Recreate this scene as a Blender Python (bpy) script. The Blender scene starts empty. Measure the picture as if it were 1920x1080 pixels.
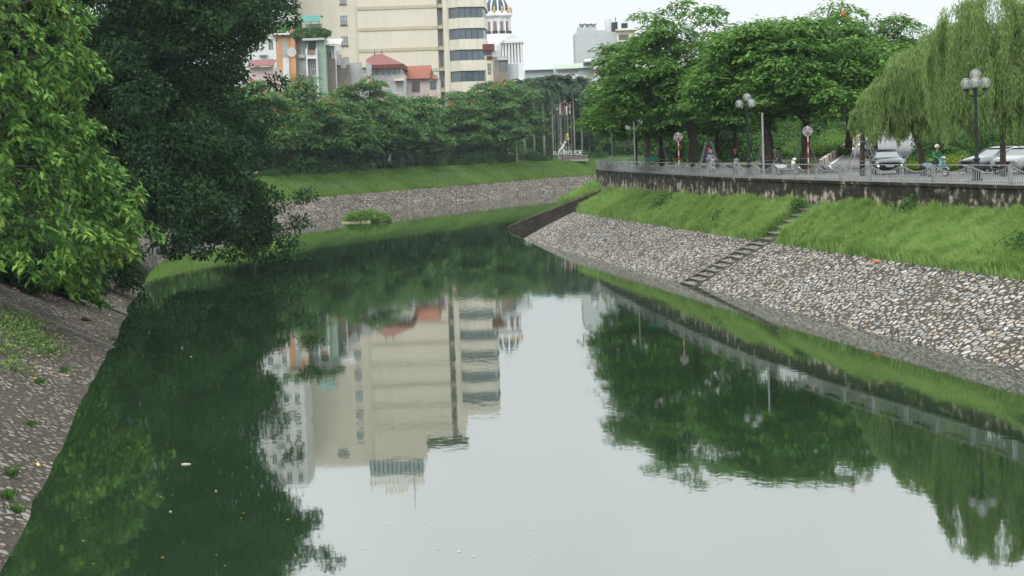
import bpy, bmesh, math, random
import numpy as np
from mathutils import Vector, Matrix
random.seed(7)
RNG = np.random.default_rng(11)
R = math.radians
SC = bpy.context.scene
COL = SC.collection

# ------------------------------------------------------------------ camera
EYE = 7.7            # height of the eye above the water (water is z = 0)
FPX = 3500.0         # focal length in pixels of the 1920 wide photograph
cam_d = bpy.data.cameras.new('camera'); cam = bpy.data.objects.new('camera', cam_d); COL.objects.link(cam)
cam_d.sensor_width = 36.0; cam_d.lens = 36.0 * FPX / 1920.0
cam_d.clip_start = 0.5; cam_d.clip_end = 3000
CAM_M = Matrix.Rotation(R(90) - math.atan(261 / FPX), 4, 'X') @ Matrix.Rotation(-0.0347, 4, 'Z')
cam.matrix_world = Matrix.Translation((0, 0, EYE)) @ CAM_M
SC.camera = cam
CAM_R = CAM_M.to_3x3(); CAM_I = CAM_R.transposed()

# ------------------------------------------------------------------ sky, sun, exposure
world = bpy.data.worlds.new('World'); SC.world = world; world.use_nodes = True
nt = world.node_tree; nt.nodes.clear()
wo = nt.nodes.new('ShaderNodeOutputWorld'); bg = nt.nodes.new('ShaderNodeBackground')
sky = nt.nodes.new('ShaderNodeTexSky'); sky.sky_type = 'NISHITA'; sky.sun_disc = False
SUN_EL, SUN_AZ = R(44), R(200)
sky.sun_elevation = SUN_EL; sky.sun_rotation = SUN_AZ
tc = nt.nodes.new('ShaderNodeTexCoord'); sep = nt.nodes.new('ShaderNodeSeparateXYZ')
ramp = nt.nodes.new('ShaderNodeValToRGB')
nt.links.new(tc.outputs['Generated'], sep.inputs[0])
noi = nt.nodes.new('ShaderNodeTexNoise'); noi.inputs['Scale'].default_value = 2.2; noi.inputs['Detail'].default_value = 4
nt.links.new(tc.outputs['Generated'], noi.inputs['Vector'])
madd = nt.nodes.new('ShaderNodeMath'); madd.operation = 'MULTIPLY_ADD'
nt.links.new(noi.outputs['Fac'], madd.inputs[0]); madd.inputs[1].default_value = 0.16; nt.links.new(sep.outputs['Z'], madd.inputs[2])
nt.links.new(madd.outputs[0], ramp.inputs[0])
cr = ramp.color_ramp                      # thick overcast: pale at the horizon, brighter overhead
cr.elements[0].position = 0.0; cr.elements[0].color = (.90, .925, .94, 1)
cr.elements[1].position = 0.45; cr.elements[1].color = (2.1, 2.18, 2.2, 1)
for p, c in ((0.15, (.90, .93, .945)), (0.21, (1.25, 1.31, 1.32)), (0.29, (1.75, 1.84, 1.85)), (0.65, (2.4, 2.46, 2.48)), (1.0, (3.7, 3.75, 3.75))):
    e = cr.elements.new(p); e.color = (*c, 1)
mul = nt.nodes.new('ShaderNodeMix'); mul.data_type = 'RGBA'; mul.blend_type = 'MULTIPLY'; mul.inputs[0].default_value = 1
nt.links.new(ramp.outputs[0], mul.inputs[6]); mul.inputs[7].default_value = (10.6, 10.6, 10.6, 1)
mix = nt.nodes.new('ShaderNodeMix'); mix.data_type = 'RGBA'; mix.inputs[0].default_value = 0.93
nt.links.new(sky.outputs[0], mix.inputs[6]); nt.links.new(mul.outputs[2], mix.inputs[7])
nt.links.new(mix.outputs[2], bg.inputs[0]); bg.inputs[1].default_value = 0.1
nt.links.new(bg.outputs[0], wo.inputs[0])
sun_d = bpy.data.lights.new('sun', 'SUN'); sun = bpy.data.objects.new('sun', sun_d); COL.objects.link(sun)
sun_d.energy = 1.5; sun_d.angle = R(28); sun_d.color = (1, .97, .92)
_sd = Vector((math.sin(SUN_AZ) * math.cos(SUN_EL), math.cos(SUN_AZ) * math.cos(SUN_EL), math.sin(SUN_EL)))
sun.rotation_euler = _sd.to_track_quat('Z', 'Y').to_euler()
SC.view_settings.view_transform = 'Standard'; SC.view_settings.look = 'None'
SC.view_settings.exposure = 0.0; SC.view_settings.gamma = 1.0
try:
    SC.cycles.max_bounces = 8; SC.cycles.volume_bounces = 0; SC.cycles.transparent_max_bounces = 6
    SC.cycles.caustics_reflective = False; SC.cycles.caustics_refractive = False
    SC.cycles.use_denoising = True
except Exception: pass

# ------------------------------------------------------------------ layout helpers
def at(px, py, Y):
    """the point of the sight line through pixel (px,py) of the photo that lies at depth Y"""
    d = CAM_R @ Vector(((px - 960) / FPX, (540 - py) / FPX, -1))
    t = Y / d.y
    return Vector((d.x * t, Y, EYE + d.z * t))
def on(px, py, z):
    """where that sight line meets height z"""
    d = CAM_R @ Vector(((px - 960) / FPX, (540 - py) / FPX, -1))
    t = (z - EYE) / d.z
    return Vector((d.x * t, d.y * t, z))
def gx(px, Y, z):
    """x of the point at depth Y and height z that stands in image column px"""
    r0 = CAM_I @ Vector((0, Y, z - EYE)); rx = CAM_I @ Vector((1, 0, 0)); k = (px - 960) / FPX
    return -(r0.x + k * r0.z) / (rx.x + k * rx.z)
def gp(px, Y, z): return Vector((gx(px, Y, z), Y, z))

# ------------------------------------------------------------------ object helpers
def tag(o, label=None, cat=None, group=None, kind=None):
    if label: o['label'] = label
    if cat: o['category'] = cat
    if group: o['group'] = group
    if kind: o['kind'] = kind
    return o
def link(name, me, m=None, parent=None):
    o = bpy.data.objects.new(name, me); COL.objects.link(o)
    if m is not None and me is not None:
        for k in (m if isinstance(m, (list, tuple)) else [m]): me.materials.append(k)
    if parent is not None: o.parent = parent
    return o
def thing(name, label, cat, loc=(0, 0, 0), rz=0.0, group=None):
    o = bpy.data.objects.new(name, None); COL.objects.link(o); o.empty_display_size = .3
    o.location = loc; o.rotation_euler = (0, 0, rz)
    return tag(o, label, cat, group)
def copy_tree(o, parent=None):
    c = o.copy(); COL.objects.link(c); c.parent = parent
    for ch in [x for x in o.children]: copy_tree(ch, c)
    return c
def dup(o, loc, rz=0, s=1.0, label=None, name=None):
    c = copy_tree(o); c.location = loc; c.rotation_euler = (0, 0, rz); c.scale = (s, s, s) if not isinstance(s, tuple) else s
    if label: c['label'] = label
    return c

class MB:
    def __init__(s): s.v = []; s.f = []; s.mi = []; s.cur = 0; s.M = Matrix.Identity(4)
    def add(s, vs, fs):
        n = len(s.v); s.v += [tuple(s.M @ Vector(p)) for p in vs]
        s.f += [tuple(i + n for i in f) for f in fs]; s.mi += [s.cur] * len(fs); return s
    def box(s, x0, x1, y0, y1, z0, z1):
        return s.add([(x0,y0,z0),(x1,y0,z0),(x1,y1,z0),(x0,y1,z0),(x0,y0,z1),(x1,y0,z1),(x1,y1,z1),(x0,y1,z1)],
              [(0,3,2,1),(4,5,6,7),(0,1,5,4),(1,2,6,5),(2,3,7,6),(3,0,4,7)])
    def prism(s, pts, z0, z1):
        """vertical prism over a ccw outline"""
        n = len(pts)
        return s.add([(p[0],p[1],z0) for p in pts] + [(p[0],p[1],z1) for p in pts],
              [tuple(range(n))[::-1], tuple(range(n, 2*n))] + [(i,(i+1)%n,(i+1)%n+n,i+n) for i in range(n)])
    def extr(s, prof, x0, x1, ax='x'):
        """profile of (a,z) extruded along x (a = y) or along y (a = x)"""
        n = len(prof)
        if ax == 'x': vs = [(x0,a,z) for a,z in prof] + [(x1,a,z) for a,z in prof]
        else: vs = [(a,x0,z) for a,z in prof] + [(a,x1,z) for a,z in prof]
        return s.add(vs, [tuple(range(n)), tuple(range(n,2*n))[::-1]] + [(i,i+n,(i+1)%n+n,(i+1)%n) for i in range(n)])
    def tube(s, pts, rad, n=8, cap=True):
        pts = [Vector(p) for p in pts]
        if not isinstance(rad, (list, tuple)): rad = [rad] * len(pts)
        vs = []; fs = []; pu = None
        for i, p in enumerate(pts):
            d = (pts[min(i+1, len(pts)-1)] - pts[max(i-1, 0)])
            d = d.normalized() if d.length > 1e-9 else Vector((0,0,1))
            if pu is None: u = d.cross(Vector((.31,.95,.05)) if abs(d.y) < .9 else Vector((1,0,0))).normalized()
            else: u = (pu - d * pu.dot(d)).normalized()
            pu = u; w = d.cross(u)
            for k in range(n):
                a = 2*math.pi*k/n; vs.append(p + (u*math.cos(a) + w*math.sin(a)) * rad[i])
        for i in range(len(pts)-1):
            for k in range(n):
                a = i*n+k; b = i*n+(k+1)%n; fs.append((a,b,b+n,a+n))
        if cap: fs.append(tuple(range(n))[::-1]); fs.append(tuple(range((len(pts)-1)*n, len(pts)*n)))
        return s.add(vs, fs)
    def lathe(s, prof, c=(0,0,0), n=16, a0=0.0, a1=2*math.pi):
        """profile of (r,z) turned about the vertical through c"""
        full = abs(a1-a0-2*math.pi) < 1e-6; m = n if full else n+1
        vs = []; fs = []
        for r, z in prof:
            for k in range(m):
                a = a0 + (a1-a0)*k/n; vs.append((c[0]+r*math.cos(a), c[1]+r*math.sin(a), c[2]+z))
        for i in range(len(prof)-1):
            for k in range(n):
                a = i*m+k; b = i*m+(k+1)%m; fs.append((a,b,b+m,a+m))
        return s.add(vs, fs)
    def ball(s, c, r, n=12, sq=(1,1,1)):
        h = n//2; vs = [(c[0],c[1],c[2]-r*sq[2])]; fs = []
        for i in range(1, h):
            t = math.pi*i/h - math.pi/2
            for k in range(n):
                a = 2*math.pi*k/n
                vs.append((c[0]+r*sq[0]*math.cos(t)*math.cos(a), c[1]+r*sq[1]*math.cos(t)*math.sin(a), c[2]+r*sq[2]*math.sin(t)))
        vs.append((c[0],c[1],c[2]+r*sq[2])); L = len(vs)-1
        for k in range(n): fs.append((0, 1+(k+1)%n, 1+k)); fs.append((L, L-n+k, L-n+(k+1)%n))
        for i in range(h-2):
            for k in range(n):
                a = 1+i*n+k; b = 1+i*n+(k+1)%n; fs.append((a,b,b+n,a+n))
        return s.add(vs, fs)
    def quad(s, a, b, c, d): return s.add([a,b,c,d], [(0,1,2,3)])
    def build(s, name, m, parent=None, smooth=False, bevel=0.0, remesh=0.0):
        me = bpy.data.meshes.new(name); me.from_pydata(s.v, [], s.f)
        if any(s.mi): me.polygons.foreach_set('material_index', s.mi)
        me.validate(); bm = bmesh.new(); bm.from_mesh(me); bmesh.ops.recalc_face_normals(bm, faces=bm.faces); bm.to_mesh(me); bm.free()
        if smooth: me.polygons.foreach_set('use_smooth', [True]*len(me.polygons))
        o = link(name, me, m, parent)
        if bevel:
            b = o.modifiers.new('bevel', 'BEVEL'); b.width = bevel; b.segments = 2; b.limit_method = 'ANGLE'
        if remesh:
            b = o.modifiers.new('remesh', 'REMESH'); b.mode = 'VOXEL'; b.voxel_size = remesh; b.use_smooth_shade = True
        return o

def np_mesh(name, V, F):
    """fast mesh from numpy vertices and an (n,k) array of faces"""
    me = bpy.data.meshes.new(name); k = F.shape[1]
    me.vertices.add(len(V)); me.vertices.foreach_set('co', V.astype(np.float32).ravel())
    me.loops.add(F.size); me.loops.foreach_set('vertex_index', F.astype(np.int32).ravel())
    me.polygons.add(len(F)); me.polygons.foreach_set('loop_start', (np.arange(len(F))*k).astype(np.int32))
    try: me.polygons.foreach_set('loop_total', np.full(len(F), k, np.int32))
    except Exception: pass
    me.update(calc_edges=True)
    return me
def unit(a): return a / np.maximum(np.linalg.norm(a, axis=-1, keepdims=True), 1e-9)

# ------------------------------------------------------------------ materials
def nmat(name):
    m = bpy.data.materials.new(name); m.use_nodes = True; n = m.node_tree
    return m, n, n.nodes['Principled BSDF'], n.nodes['Material Output']
def N(n, t, **kw):
    x = n.nodes.new('ShaderNode' + t)
    for k, v in kw.items(): setattr(x, k, v)
    return x
def ramp_node(n, fac, stops):
    r = N(n, 'ValToRGB'); e = r.color_ramp.elements
    e[0].position, e[0].color = stops[0][0], (*stops[0][1], 1); e[1].position, e[1].color = stops[-1][0], (*stops[-1][1], 1)
    for p, c in stops[1:-1]: x = e.new(p); x.color = (*c, 1)
    n.links.new(fac, r.inputs[0]); return r.outputs[0]
def g(v): return (v, v, v)
def pm(name, c1, c2=None, scale=3.0, rough=.7, metal=0.0, bump=0.0, bscale=None, stretch=(1,1,1), detail=6, lo=.35, hi=.68, spec=.15):
    """paint, plaster, metal ...: two tones of the thing's own colour mixed by noise, a little bump"""
    m, n, b, o = nmat(name)
    b.inputs['Roughness'].default_value = rough; b.inputs['Metallic'].default_value = metal
    b.inputs['Specular IOR Level'].default_value = spec
    c2 = c2 or tuple(x*.78 for x in c1)
    t = N(n, 'TexCoord'); mp = N(n, 'Mapping'); mp.inputs['Scale'].default_value = stretch
    n.links.new(t.outputs['Object'], mp.inputs[0])
    no = N(n, 'TexNoise'); no.inputs['Scale'].default_value = scale; no.inputs['Detail'].default_value = detail; no.inputs['Roughness'].default_value = .6
    n.links.new(mp.outputs[0], no.inputs['Vector'])
    n.links.new(ramp_node(n, no.outputs['Fac'], [(lo, c2), (hi, c1)]), b.inputs['Base Color'])
    if bump:
        n2 = N(n, 'TexNoise'); n2.inputs['Scale'].default_value = bscale or scale*6; n2.inputs['Detail'].default_value = 5
        n.links.new(mp.outputs[0], n2.inputs['Vector'])
        bp = N(n, 'Bump'); bp.inputs['Strength'].default_value = bump; bp.inputs['Distance'].default_value = .05
        n.links.new(n2.outputs['Fac'], bp.inputs['Height']); n.links.new(bp.outputs[0], b.inputs['Normal'])
    return m
def leaf_mat(name, c_dark, c_mid, c_light, trans=.3, rough=.65, clump=.35, spec=.08, straw=None):
    """leaves: own green differs leaf by leaf and from bough to bough, some light passes through"""
    m, n, b, o = nmat(name)
    geo = N(n, 'NewGeometry'); t = N(n, 'TexCoord'); no = N(n, 'TexNoise'); no.inputs['Scale'].default_value = clump; no.inputs['Detail'].default_value = 3
    n.links.new(t.outputs['Object'], no.inputs['Vector'])
    a = N(n, 'Math', operation='MULTIPLY_ADD'); n.links.new(geo.outputs['Random Per Island'], a.inputs[0]); a.inputs[1].default_value = .45
    s = N(n, 'Math', operation='MULTIPLY'); n.links.new(no.outputs['Fac'], s.inputs[0]); s.inputs[1].default_value = .62
    n.links.new(s.outputs[0], a.inputs[2])
    col = ramp_node(n, a.outputs[0], [(.2, c_dark), (.5, c_mid), (.78, c_light)] + ([(.88, straw)] if straw else [(.95, c_light)]))
    n.links.new(col, b.inputs['Base Color']); b.inputs['Roughness'].default_value = rough; b.inputs['Specular IOR Level'].default_value = spec
    tr = N(n, 'BsdfTranslucent'); hs = N(n, 'HueSaturation'); hs.inputs['Value'].default_value = 1.5; hs.inputs['Hue'].default_value = .49
    n.links.new(col, hs.inputs['Color']); n.links.new(hs.outputs[0], tr.inputs[0])
    mx = N(n, 'MixShader'); mx.inputs[0].default_value = trans
    n.links.new(b.outputs[0], mx.inputs[1]); n.links.new(tr.outputs[0], mx.inputs[2]); n.links.new(mx.outputs[0], o.inputs[0])
    return m

def stone_mat(name, scale, light, tan, mortar, damp=(.10,.085,.07), wear=.5, stretch=1.6):
    """rubble set in mortar: light faces of the stones, dark joints, moss and dirt patches; uv in metres (u along bank, v up slope)"""
    m, n, b, o = nmat(name)
    uv = N(n, 'UVMap'); mp = N(n, 'Mapping'); mp.inputs['Scale'].default_value = (scale, scale*stretch, 1)
    mp.inputs['Rotation'].default_value = (0, 0, .3)
    n.links.new(uv.outputs[0], mp.inputs[0])
    wn = N(n, 'TexNoise'); wn.inputs['Scale'].default_value = 1.6; wn.inputs['Detail'].default_value = 3
    n.links.new(mp.outputs[0], wn.inputs['Vector'])
    va = N(n, 'VectorMath', operation='MULTIPLY_ADD'); n.links.new(wn.outputs['Color'], va.inputs[0]); va.inputs[1].default_value = (.55,.55,0); n.links.new(mp.outputs[0], va.inputs[2])
    vo = N(n, 'TexVoronoi', feature='DISTANCE_TO_EDGE'); vo.inputs['Randomness'].default_value = .95; vo.inputs['Scale'].default_value = 1
    n.links.new(va.outputs[0], vo.inputs['Vector'])
    vc = N(n, 'TexVoronoi', feature='F1'); vc.inputs['Randomness'].default_value = .95; vc.inputs['Scale'].default_value = 1
    n.links.new(va.outputs[0], vc.inputs['Vector'])
    sepc = N(n, 'SeparateColor'); n.links.new(vc.outputs['Color'], sepc.inputs[0])
    big = N(n, 'TexNoise'); big.inputs['Scale'].default_value = .32; big.inputs['Detail'].default_value = 6; big.inputs['Roughness'].default_value = .65
    n.links.new(uv.outputs[0], big.inputs['Vector'])
    fine = N(n, 'TexNoise'); fine.inputs['Scale'].default_value = 9; fine.inputs['Detail'].default_value = 5
    n.links.new(uv.outputs[0], fine.inputs['Vector'])
    # width of the joint grows where the bank is dirty
    th = N(n, 'MapRange'); n.links.new(big.outputs['Fac'], th.inputs[0]); th.inputs[1].default_value = .35; th.inputs[2].default_value = .7
    th.inputs[3].default_value = .05; th.inputs[4].default_value = .05 + .22*wear
    df = N(n, 'Math', operation='MULTIPLY_ADD'); n.links.new(fine.outputs['Fac'], df.inputs[0]); df.inputs[1].default_value = -.12; n.links.new(vo.outputs['Distance'], df.inputs[2])
    df2 = N(n, 'Math', operation='ADD'); n.links.new(df.outputs[0], df2.inputs[0]); df2.inputs[1].default_value = .06
    ms = N(n, 'Math', operation='SUBTRACT'); n.links.new(df2.outputs[0], ms.inputs[0]); n.links.new(th.outputs[0], ms.inputs[1])
    mk = N(n, 'MapRange'); n.links.new(ms.outputs[0], mk.inputs[0]); mk.inputs[1].default_value = 0; mk.inputs[2].default_value = .07
    # some stones are sunk under dirt
    sc_ = ramp_node(n, sepc.outputs[0], [(0, tuple(x*.42 for x in light)), (.35, tuple(x*.75 for x in light)), (.6, tan), (1, light)])
    mxf = N(n, 'Mix', data_type='RGBA', blend_type='MULTIPLY'); mxf.inputs[0].default_value = .8
    n.links.new(sc_, mxf.inputs[6]); n.links.new(ramp_node(n, fine.outputs['Fac'], [(.3, g(.62)), (.65, g(1.1))]), mxf.inputs[7])
    mort = ramp_node(n, big.outputs['Fac'], [(.35, mortar), (.65, damp)])
    mm = N(n, 'Mix', data_type='RGBA'); n.links.new(mk.outputs[0], mm.inputs[0]); n.links.new(mort, mm.inputs[6]); n.links.new(mxf.outputs[2], mm.inputs[7])
    n.links.new(mm.outputs[2], b.inputs['Base Color']); b.inputs['Roughness'].default_value = .85; b.inputs['Specular IOR Level'].default_value = .12
    hh = N(n, 'MapRange'); n.links.new(df2.outputs[0], hh.inputs[0]); hh.inputs[1].default_value = 0; hh.inputs[2].default_value = .3
    bp = N(n, 'Bump'); bp.inputs['Strength'].default_value = .9; bp.inputs['Distance'].default_value = .06
    n.links.new(hh.outputs[0], bp.inputs['Height']); n.links.new(bp.outputs[0], b.inputs['Normal'])
    return m
# ================================================================== THE LIE OF THE LAND
def smooth_line(pts, step=2.0):
    """Catmull-Rom through plan points, resampled about every step metres"""
    P = [Vector(p) for p in pts]; P = [P[0]*2 - P[1]] + P + [P[-1]*2 - P[-2]]; out = []
    for i in range(1, len(P)-2):
        p0, p1, p2, p3 = P[i-1:i+3]; n = max(2, int((p2-p1).length/step))
        for k in range(n):
            t = k/n; out.append(.5*((2*p1) + (p2-p0)*t + (2*p0-5*p1+4*p2-p3)*t*t + (3*p1-p0-3*p2+p3)*t**3))
    out.append(P[-2].copy()); return out
def normals2(line):
    r = []
    for i in range(len(line)):
        d = line[min(i+1, len(line)-1)] - line[max(i-1, 0)]; r.append(Vector((d.y, -d.x)).normalized())
    return r
# water lines (x, y) in plan
WR = smooth_line([(29,-20),(22.6,20),(16.3,59.4),(12.9,80),(9.6,101),(5.3,130),(1.0,159)], 1.5)
WRF = smooth_line([(.5,178),(2,190),(7,208),(18,232),(36,252),(68,275),(130,310)], 2)
WL = smooth_line([(-.5,-20),(-5.6,10),(-9.95,35.2),(-11.8,46.5),(-14.2,61),(-18.2,86),(-21.5,106),(-27,143.5),(-29.5,170),(-29.6,195),(-25.9,221),(-16.7,257),(-3.6,291),(8.4,325),(28,362),(62,395),(130,430)], 2)
FENCE = smooth_line([(31,-20),(27.2,40),(21.4,78),(16.6,102),(12.8,128),(8.9,172),(9.3,186),(14,200),(24,222),(40,240),(72,262),(130,297)], 1.2)
def sheet(name, line, nrm, prof, m, kind='structure', wob=0.0, parent=None, uvz=True):
    """a strip lofted along a line; prof = [(offset, z)] ; uv in metres"""
    V = []; F = []; UV = []; s = 0; k = len(prof); vv = [0]
    for i in range(1, k): vv.append(vv[-1] + math.hypot(prof[i][0]-prof[i-1][0], prof[i][1]-prof[i-1][1]))
    for i, p in enumerate(line):
        if i: s += (line[i]-line[i-1]).length
        for j, (o, z) in enumerate(prof):
            q = p + nrm[i]*o; w = wob*(math.sin(s*.31+j*1.7)*math.sin(s*.13+j) + random.uniform(-.9, .9)) if 0 < j < k-1 else 0
            V.append((q.x, q.y, z+w)); UV.append((s, vv[j]))
    for i in range(len(line)-1):
        for j in range(k-1):
            a = i*k+j; F.append((a, a+1, a+k+1, a+k))
    me = bpy.data.meshes.new(name); me.from_pydata(V, [], F); me.validate()
    ul = me.uv_layers.new(name='UVMap')
    for lp in me.loops: ul.data[lp.index].uv = UV[lp.vertex_index]
    me.polygons.foreach_set('use_smooth', [True]*len(me.polygons))
    bm = bmesh.new(); bm.from_mesh(me)
    if sum(f.normal.z for f in bm.faces) < 0: bmesh.ops.reverse_faces(bm, faces=bm.faces)
    bm.to_mesh(me); bm.free()
    return tag(link(name, me, m, parent), kind=kind)

M_stoneR = stone_mat('rubble_pale', 2.75, (.37,.37,.355), (.25,.21,.16), (.022,.019,.014), damp=(.055,.046,.035), wear=.5, stretch=1.45)
M_stoneF = stone_mat('rubble_far', 1.6, (.27,.255,.225), (.17,.135,.10), (.020,.017,.013), damp=(.045,.036,.028), wear=.8, stretch=1.4)
M_stoneL = stone_mat('rubble_dirty', 3.0, (.225,.21,.185), (.135,.112,.082), (.022,.019,.014), damp=(.046,.040,.030), wear=1.25, stretch=1.3)
M_soil = pm('grass_soil', (.05,.10,.025), (.035,.065,.02), scale=2, rough=.95, bump=.4)
M_dirt = pm('dark_soil', (.05,.042,.03), (.02,.017,.012), scale=1.2, rough=.95, bump=.6, bscale=9)
M_paving = pm('paving', (.17,.165,.16), (.11,.105,.10), scale=.8, rough=.85, bump=.15, bscale=14)
M_land = pm('land_soil', (.06,.075,.03), (.05,.045,.03), scale=.25, rough=.95, bump=.5, bscale=3)
M_conc = pm('concrete', (.17,.16,.145), (.10,.09,.075), scale=1.6, rough=.85, bump=.35, bscale=12)

nWR = normals2(WR); nWRF = normals2(WRF); nWL = [-v for v in normals2(WL)]

def split(line, nrm, y0, y1): k = [i for i, p in enumerate(line) if y0 <= p.y <= y1]; return line[k[0]:k[-1]+1], nrm[k[0]:k[-1]+1]
# right bank, near part: it ends at the splayed mouth of a drain
ks = sheet('embankment', WR, nWR, [(-2,-1.1),(0,0),(2.1,1.08),(4.3,2.2)], M_stoneR, wob=.035)
for v in ks.data.vertices:
    off = max(0, v.co.z/2.2*4.3); lim = 160 - .4*off
    if v.co.y > lim: v.co.x += .16*(v.co.y-lim); v.co.y = lim
sheet('embankment', WRF, nWRF, [(-2,-1.1),(0,0),(4.3,2.2)], M_stoneF)
i0 = max(i for i, p in enumerate(WL) if p.y < 172)
sheet('embankment', WL[:i0+1], nWL[:i0+1], [(-2,-1.1),(0,0),(2.4,1.15),(4.7,2.3),(7.0,3.5),(9.4,4.7)], M_stoneL, wob=.04)
sheet('embankment', WL[i0:], nWL[i0:], [(-2,-1.1),(0,0),(2.4,1.15),(4.7,2.3)], M_stoneF, wob=.04)

def resample(line, n):
    L = [0]
    for a, b in zip(line, line[1:]): L.append(L[-1] + (b-a).length)
    out = []
    for k in range(n):
        t = L[-1]*k/(n-1); i = 0
        while i < len(L)-2 and L[i+1] < t: i += 1
        f = (t-L[i])/max(1e-6, L[i+1]-L[i]); out.append(line[i].lerp(line[i+1], min(1, f)))
    return out
def loft(name, A, B, m, nc=6, sag=0.0, kind='structure'):
    """ruled strip between two 3-D lines"""
    V = []; F = []; n = len(A)
    for i in range(n):
        for j in range(nc+1):
            t = j/nc; p = A[i].lerp(B[i], t); z = p.z + sag*math.sin(math.pi*t) + (.09*math.sin(i*.5+j*1.3)*math.sin(i*.21+j) if 0 < j < nc else 0)
            V.append((p.x, p.y, z))
    k = nc+1
    for i in range(n-1):
        for j in range(nc): a = i*k+j; F.append((a, a+1, a+k+1, a+k))
    me = bpy.data.meshes.new(name); me.from_pydata(V, [], F); bm = bmesh.new(); bm.from_mesh(me)
    if sum(f.normal.z for f in bm.faces) < 0: bmesh.ops.reverse_faces(bm, faces=bm.faces)
    bm.to_mesh(me); bm.free(); me.polygons.foreach_set('use_smooth', [True]*len(me.polygons))
    return tag(link(name, me, m), kind=kind)
def foot(y): return 4.30 - .6*max(0, min(1, (y-78)/95))     # height of the foot of the retaining wall
A = [Vector((p.x+nWR[i].x*4.25, p.y+nWR[i].y*4.25, 2.185)) for i, p in enumerate(WR)]; A = [p for p in A if p.y <= 157]
f1 = [p for p in FENCE if p.y <= 170]
B = [Vector((p.x-.05, p.y, foot(p.y))) for p in f1]
A = resample(A, 150); B = resample(B, 150)
GR_A, GR_B = A, B
loft('grass_slope', A, B, M_soil)
A = [Vector((p.x+nWRF[i].x*4.25, p.y+nWRF[i].y*4.25, 2.185)) for i, p in enumerate(WRF)]
B = [Vector((p.x, p.y-.05, foot(p.y))) for p in FENCE if p.y >= 173]
GF_A, GF_B = resample(A, 90), resample(B, 90)
loft('grass_slope', GF_A, GF_B, M_soil)
A = [Vector((p.x+nWL[i].x*4.65, p.y+nWL[i].y*4.65, 2.285)) for i, p in enumerate(WL)][i0:]
B = [Vector((p.x+nWL[i].x*10.5, p.y+nWL[i].y*10.5, 5.0)) for i, p in enumerate(WL)][i0:]
GL_A, GL_B = A, B
loft('grass_slope', A, B, M_soil, sag=.15)
LT = [Vector((p.x+nWL[i].x*(9.3 if i <= i0 else 10.4), p.y+nWL[i].y*(9.3 if i <= i0 else 10.4), 4.66 if i <= i0 else 4.98)) for i, p in enumerate(WL)]
LT2 = [Vector((p.x+nWL[i].x*14, p.y+nWL[i].y*14, 5.3)) for i, p in enumerate(WL)]
loft('verge', LT, LT2, M_land, nc=4)
# drain between the two right banks: bed, and the thin wall of its far side
V = [(.2,160,-.3),(4.6,150,1.9),(8.9,169,3.62),(8.6,174.5,3.3),(.2,178.2,-.3)]
bm = MB(); bm.add([(1.0,160,-.4),(5.2,157,-.3),(9.1,170.5,1.6),(8.6,175,1.0),(.6,178.2,-.4),(4.6,166,-.3)], [(0,1,5),(1,2,5),(2,3,5),(3,4,5),(4,0,5)])
tag(bm.build('drain_bed', M_dirt), kind='structure')
def land_sheet(name, pts, m):
    me = bpy.data.meshes.new(name); me.from_pydata(pts, [], [tuple(range(len(pts)))])
    bm = bmesh.new(); bm.from_mesh(me); bmesh.ops.triangulate(bm, faces=bm.faces); bmesh.ops.recalc_face_normals(bm, faces=bm.faces)
    if sum(f.normal.z for f in bm.faces) < 0: bmesh.ops.reverse_faces(bm, faces=bm.faces)
    bm.to_mesh(me); bm.free(); return tag(link(name, me, m), kind='structure')

rgt = [(p.x+.25, p.y, 5.4) for p in FENCE] + [(1500,900,5.4),(1500,-120,5.4),(31,-120,5.4)]
land_sheet('ground', rgt, M_land)
lft = [(p.x-.0, p.y, 5.29) for p in [Vector((q.x, q.y)) for q in LT2]] + [(1500,1300,5.29),(1500,2600,5.29),(-1500,2600,5.29),(-1500,-120,5.29),(-14,-120,5.29)]
land_sheet('ground', lft, M_land)
# water
m, n, b, o = nmat('river_water')
b.inputs['Base Color'].default_value = (.010,.022,.0095,1); b.inputs['Roughness'].default_value = .025; b.inputs['IOR'].default_value = 1.6
b.inputs['Specular IOR Level'].default_value = .5
t = N(n,'TexCoord'); mp = N(n,'Mapping'); mp.inputs['Scale'].default_value = (.9,.55,1); n.links.new(t.outputs['Object'], mp.inputs[0])
w1 = N(n,'TexNoise'); w1.inputs['Scale'].default_value = 2.6; w1.inputs['Detail'].default_value = 2; n.links.new(mp.outputs[0], w1.inputs['Vector'])
w2 = N(n,'TexNoise'); w2.inputs['Scale'].default_value = .07; w2.inputs['Detail'].default_value = 3; n.links.new(t.outputs['Object'], w2.inputs['Vector'])
pr = ramp_node(n, w2.outputs['Fac'], [(.38, g(.12)), (.62, g(1))])
bp = N(n,'Bump'); bp.inputs['Distance'].default_value = .012
sm = N(n,'Math', operation='MULTIPLY'); n.links.new(pr, sm.inputs[0]); sm.inputs[1].default_value = .16; n.links.new(sm.outputs[0], bp.inputs['Strength'])
n.links.new(w1.outputs['Fac'], bp.inputs['Height']); n.links.new(bp.outputs[0], b.inputs['Normal'])
M_water = m
bm = MB(); bm.add([(-60,-60,0),(260,-60,0),(260,480,0),(-60,480,0)], [(0,1,2,3)]); tag(bm.build('water', M_water), kind='structure')

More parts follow.
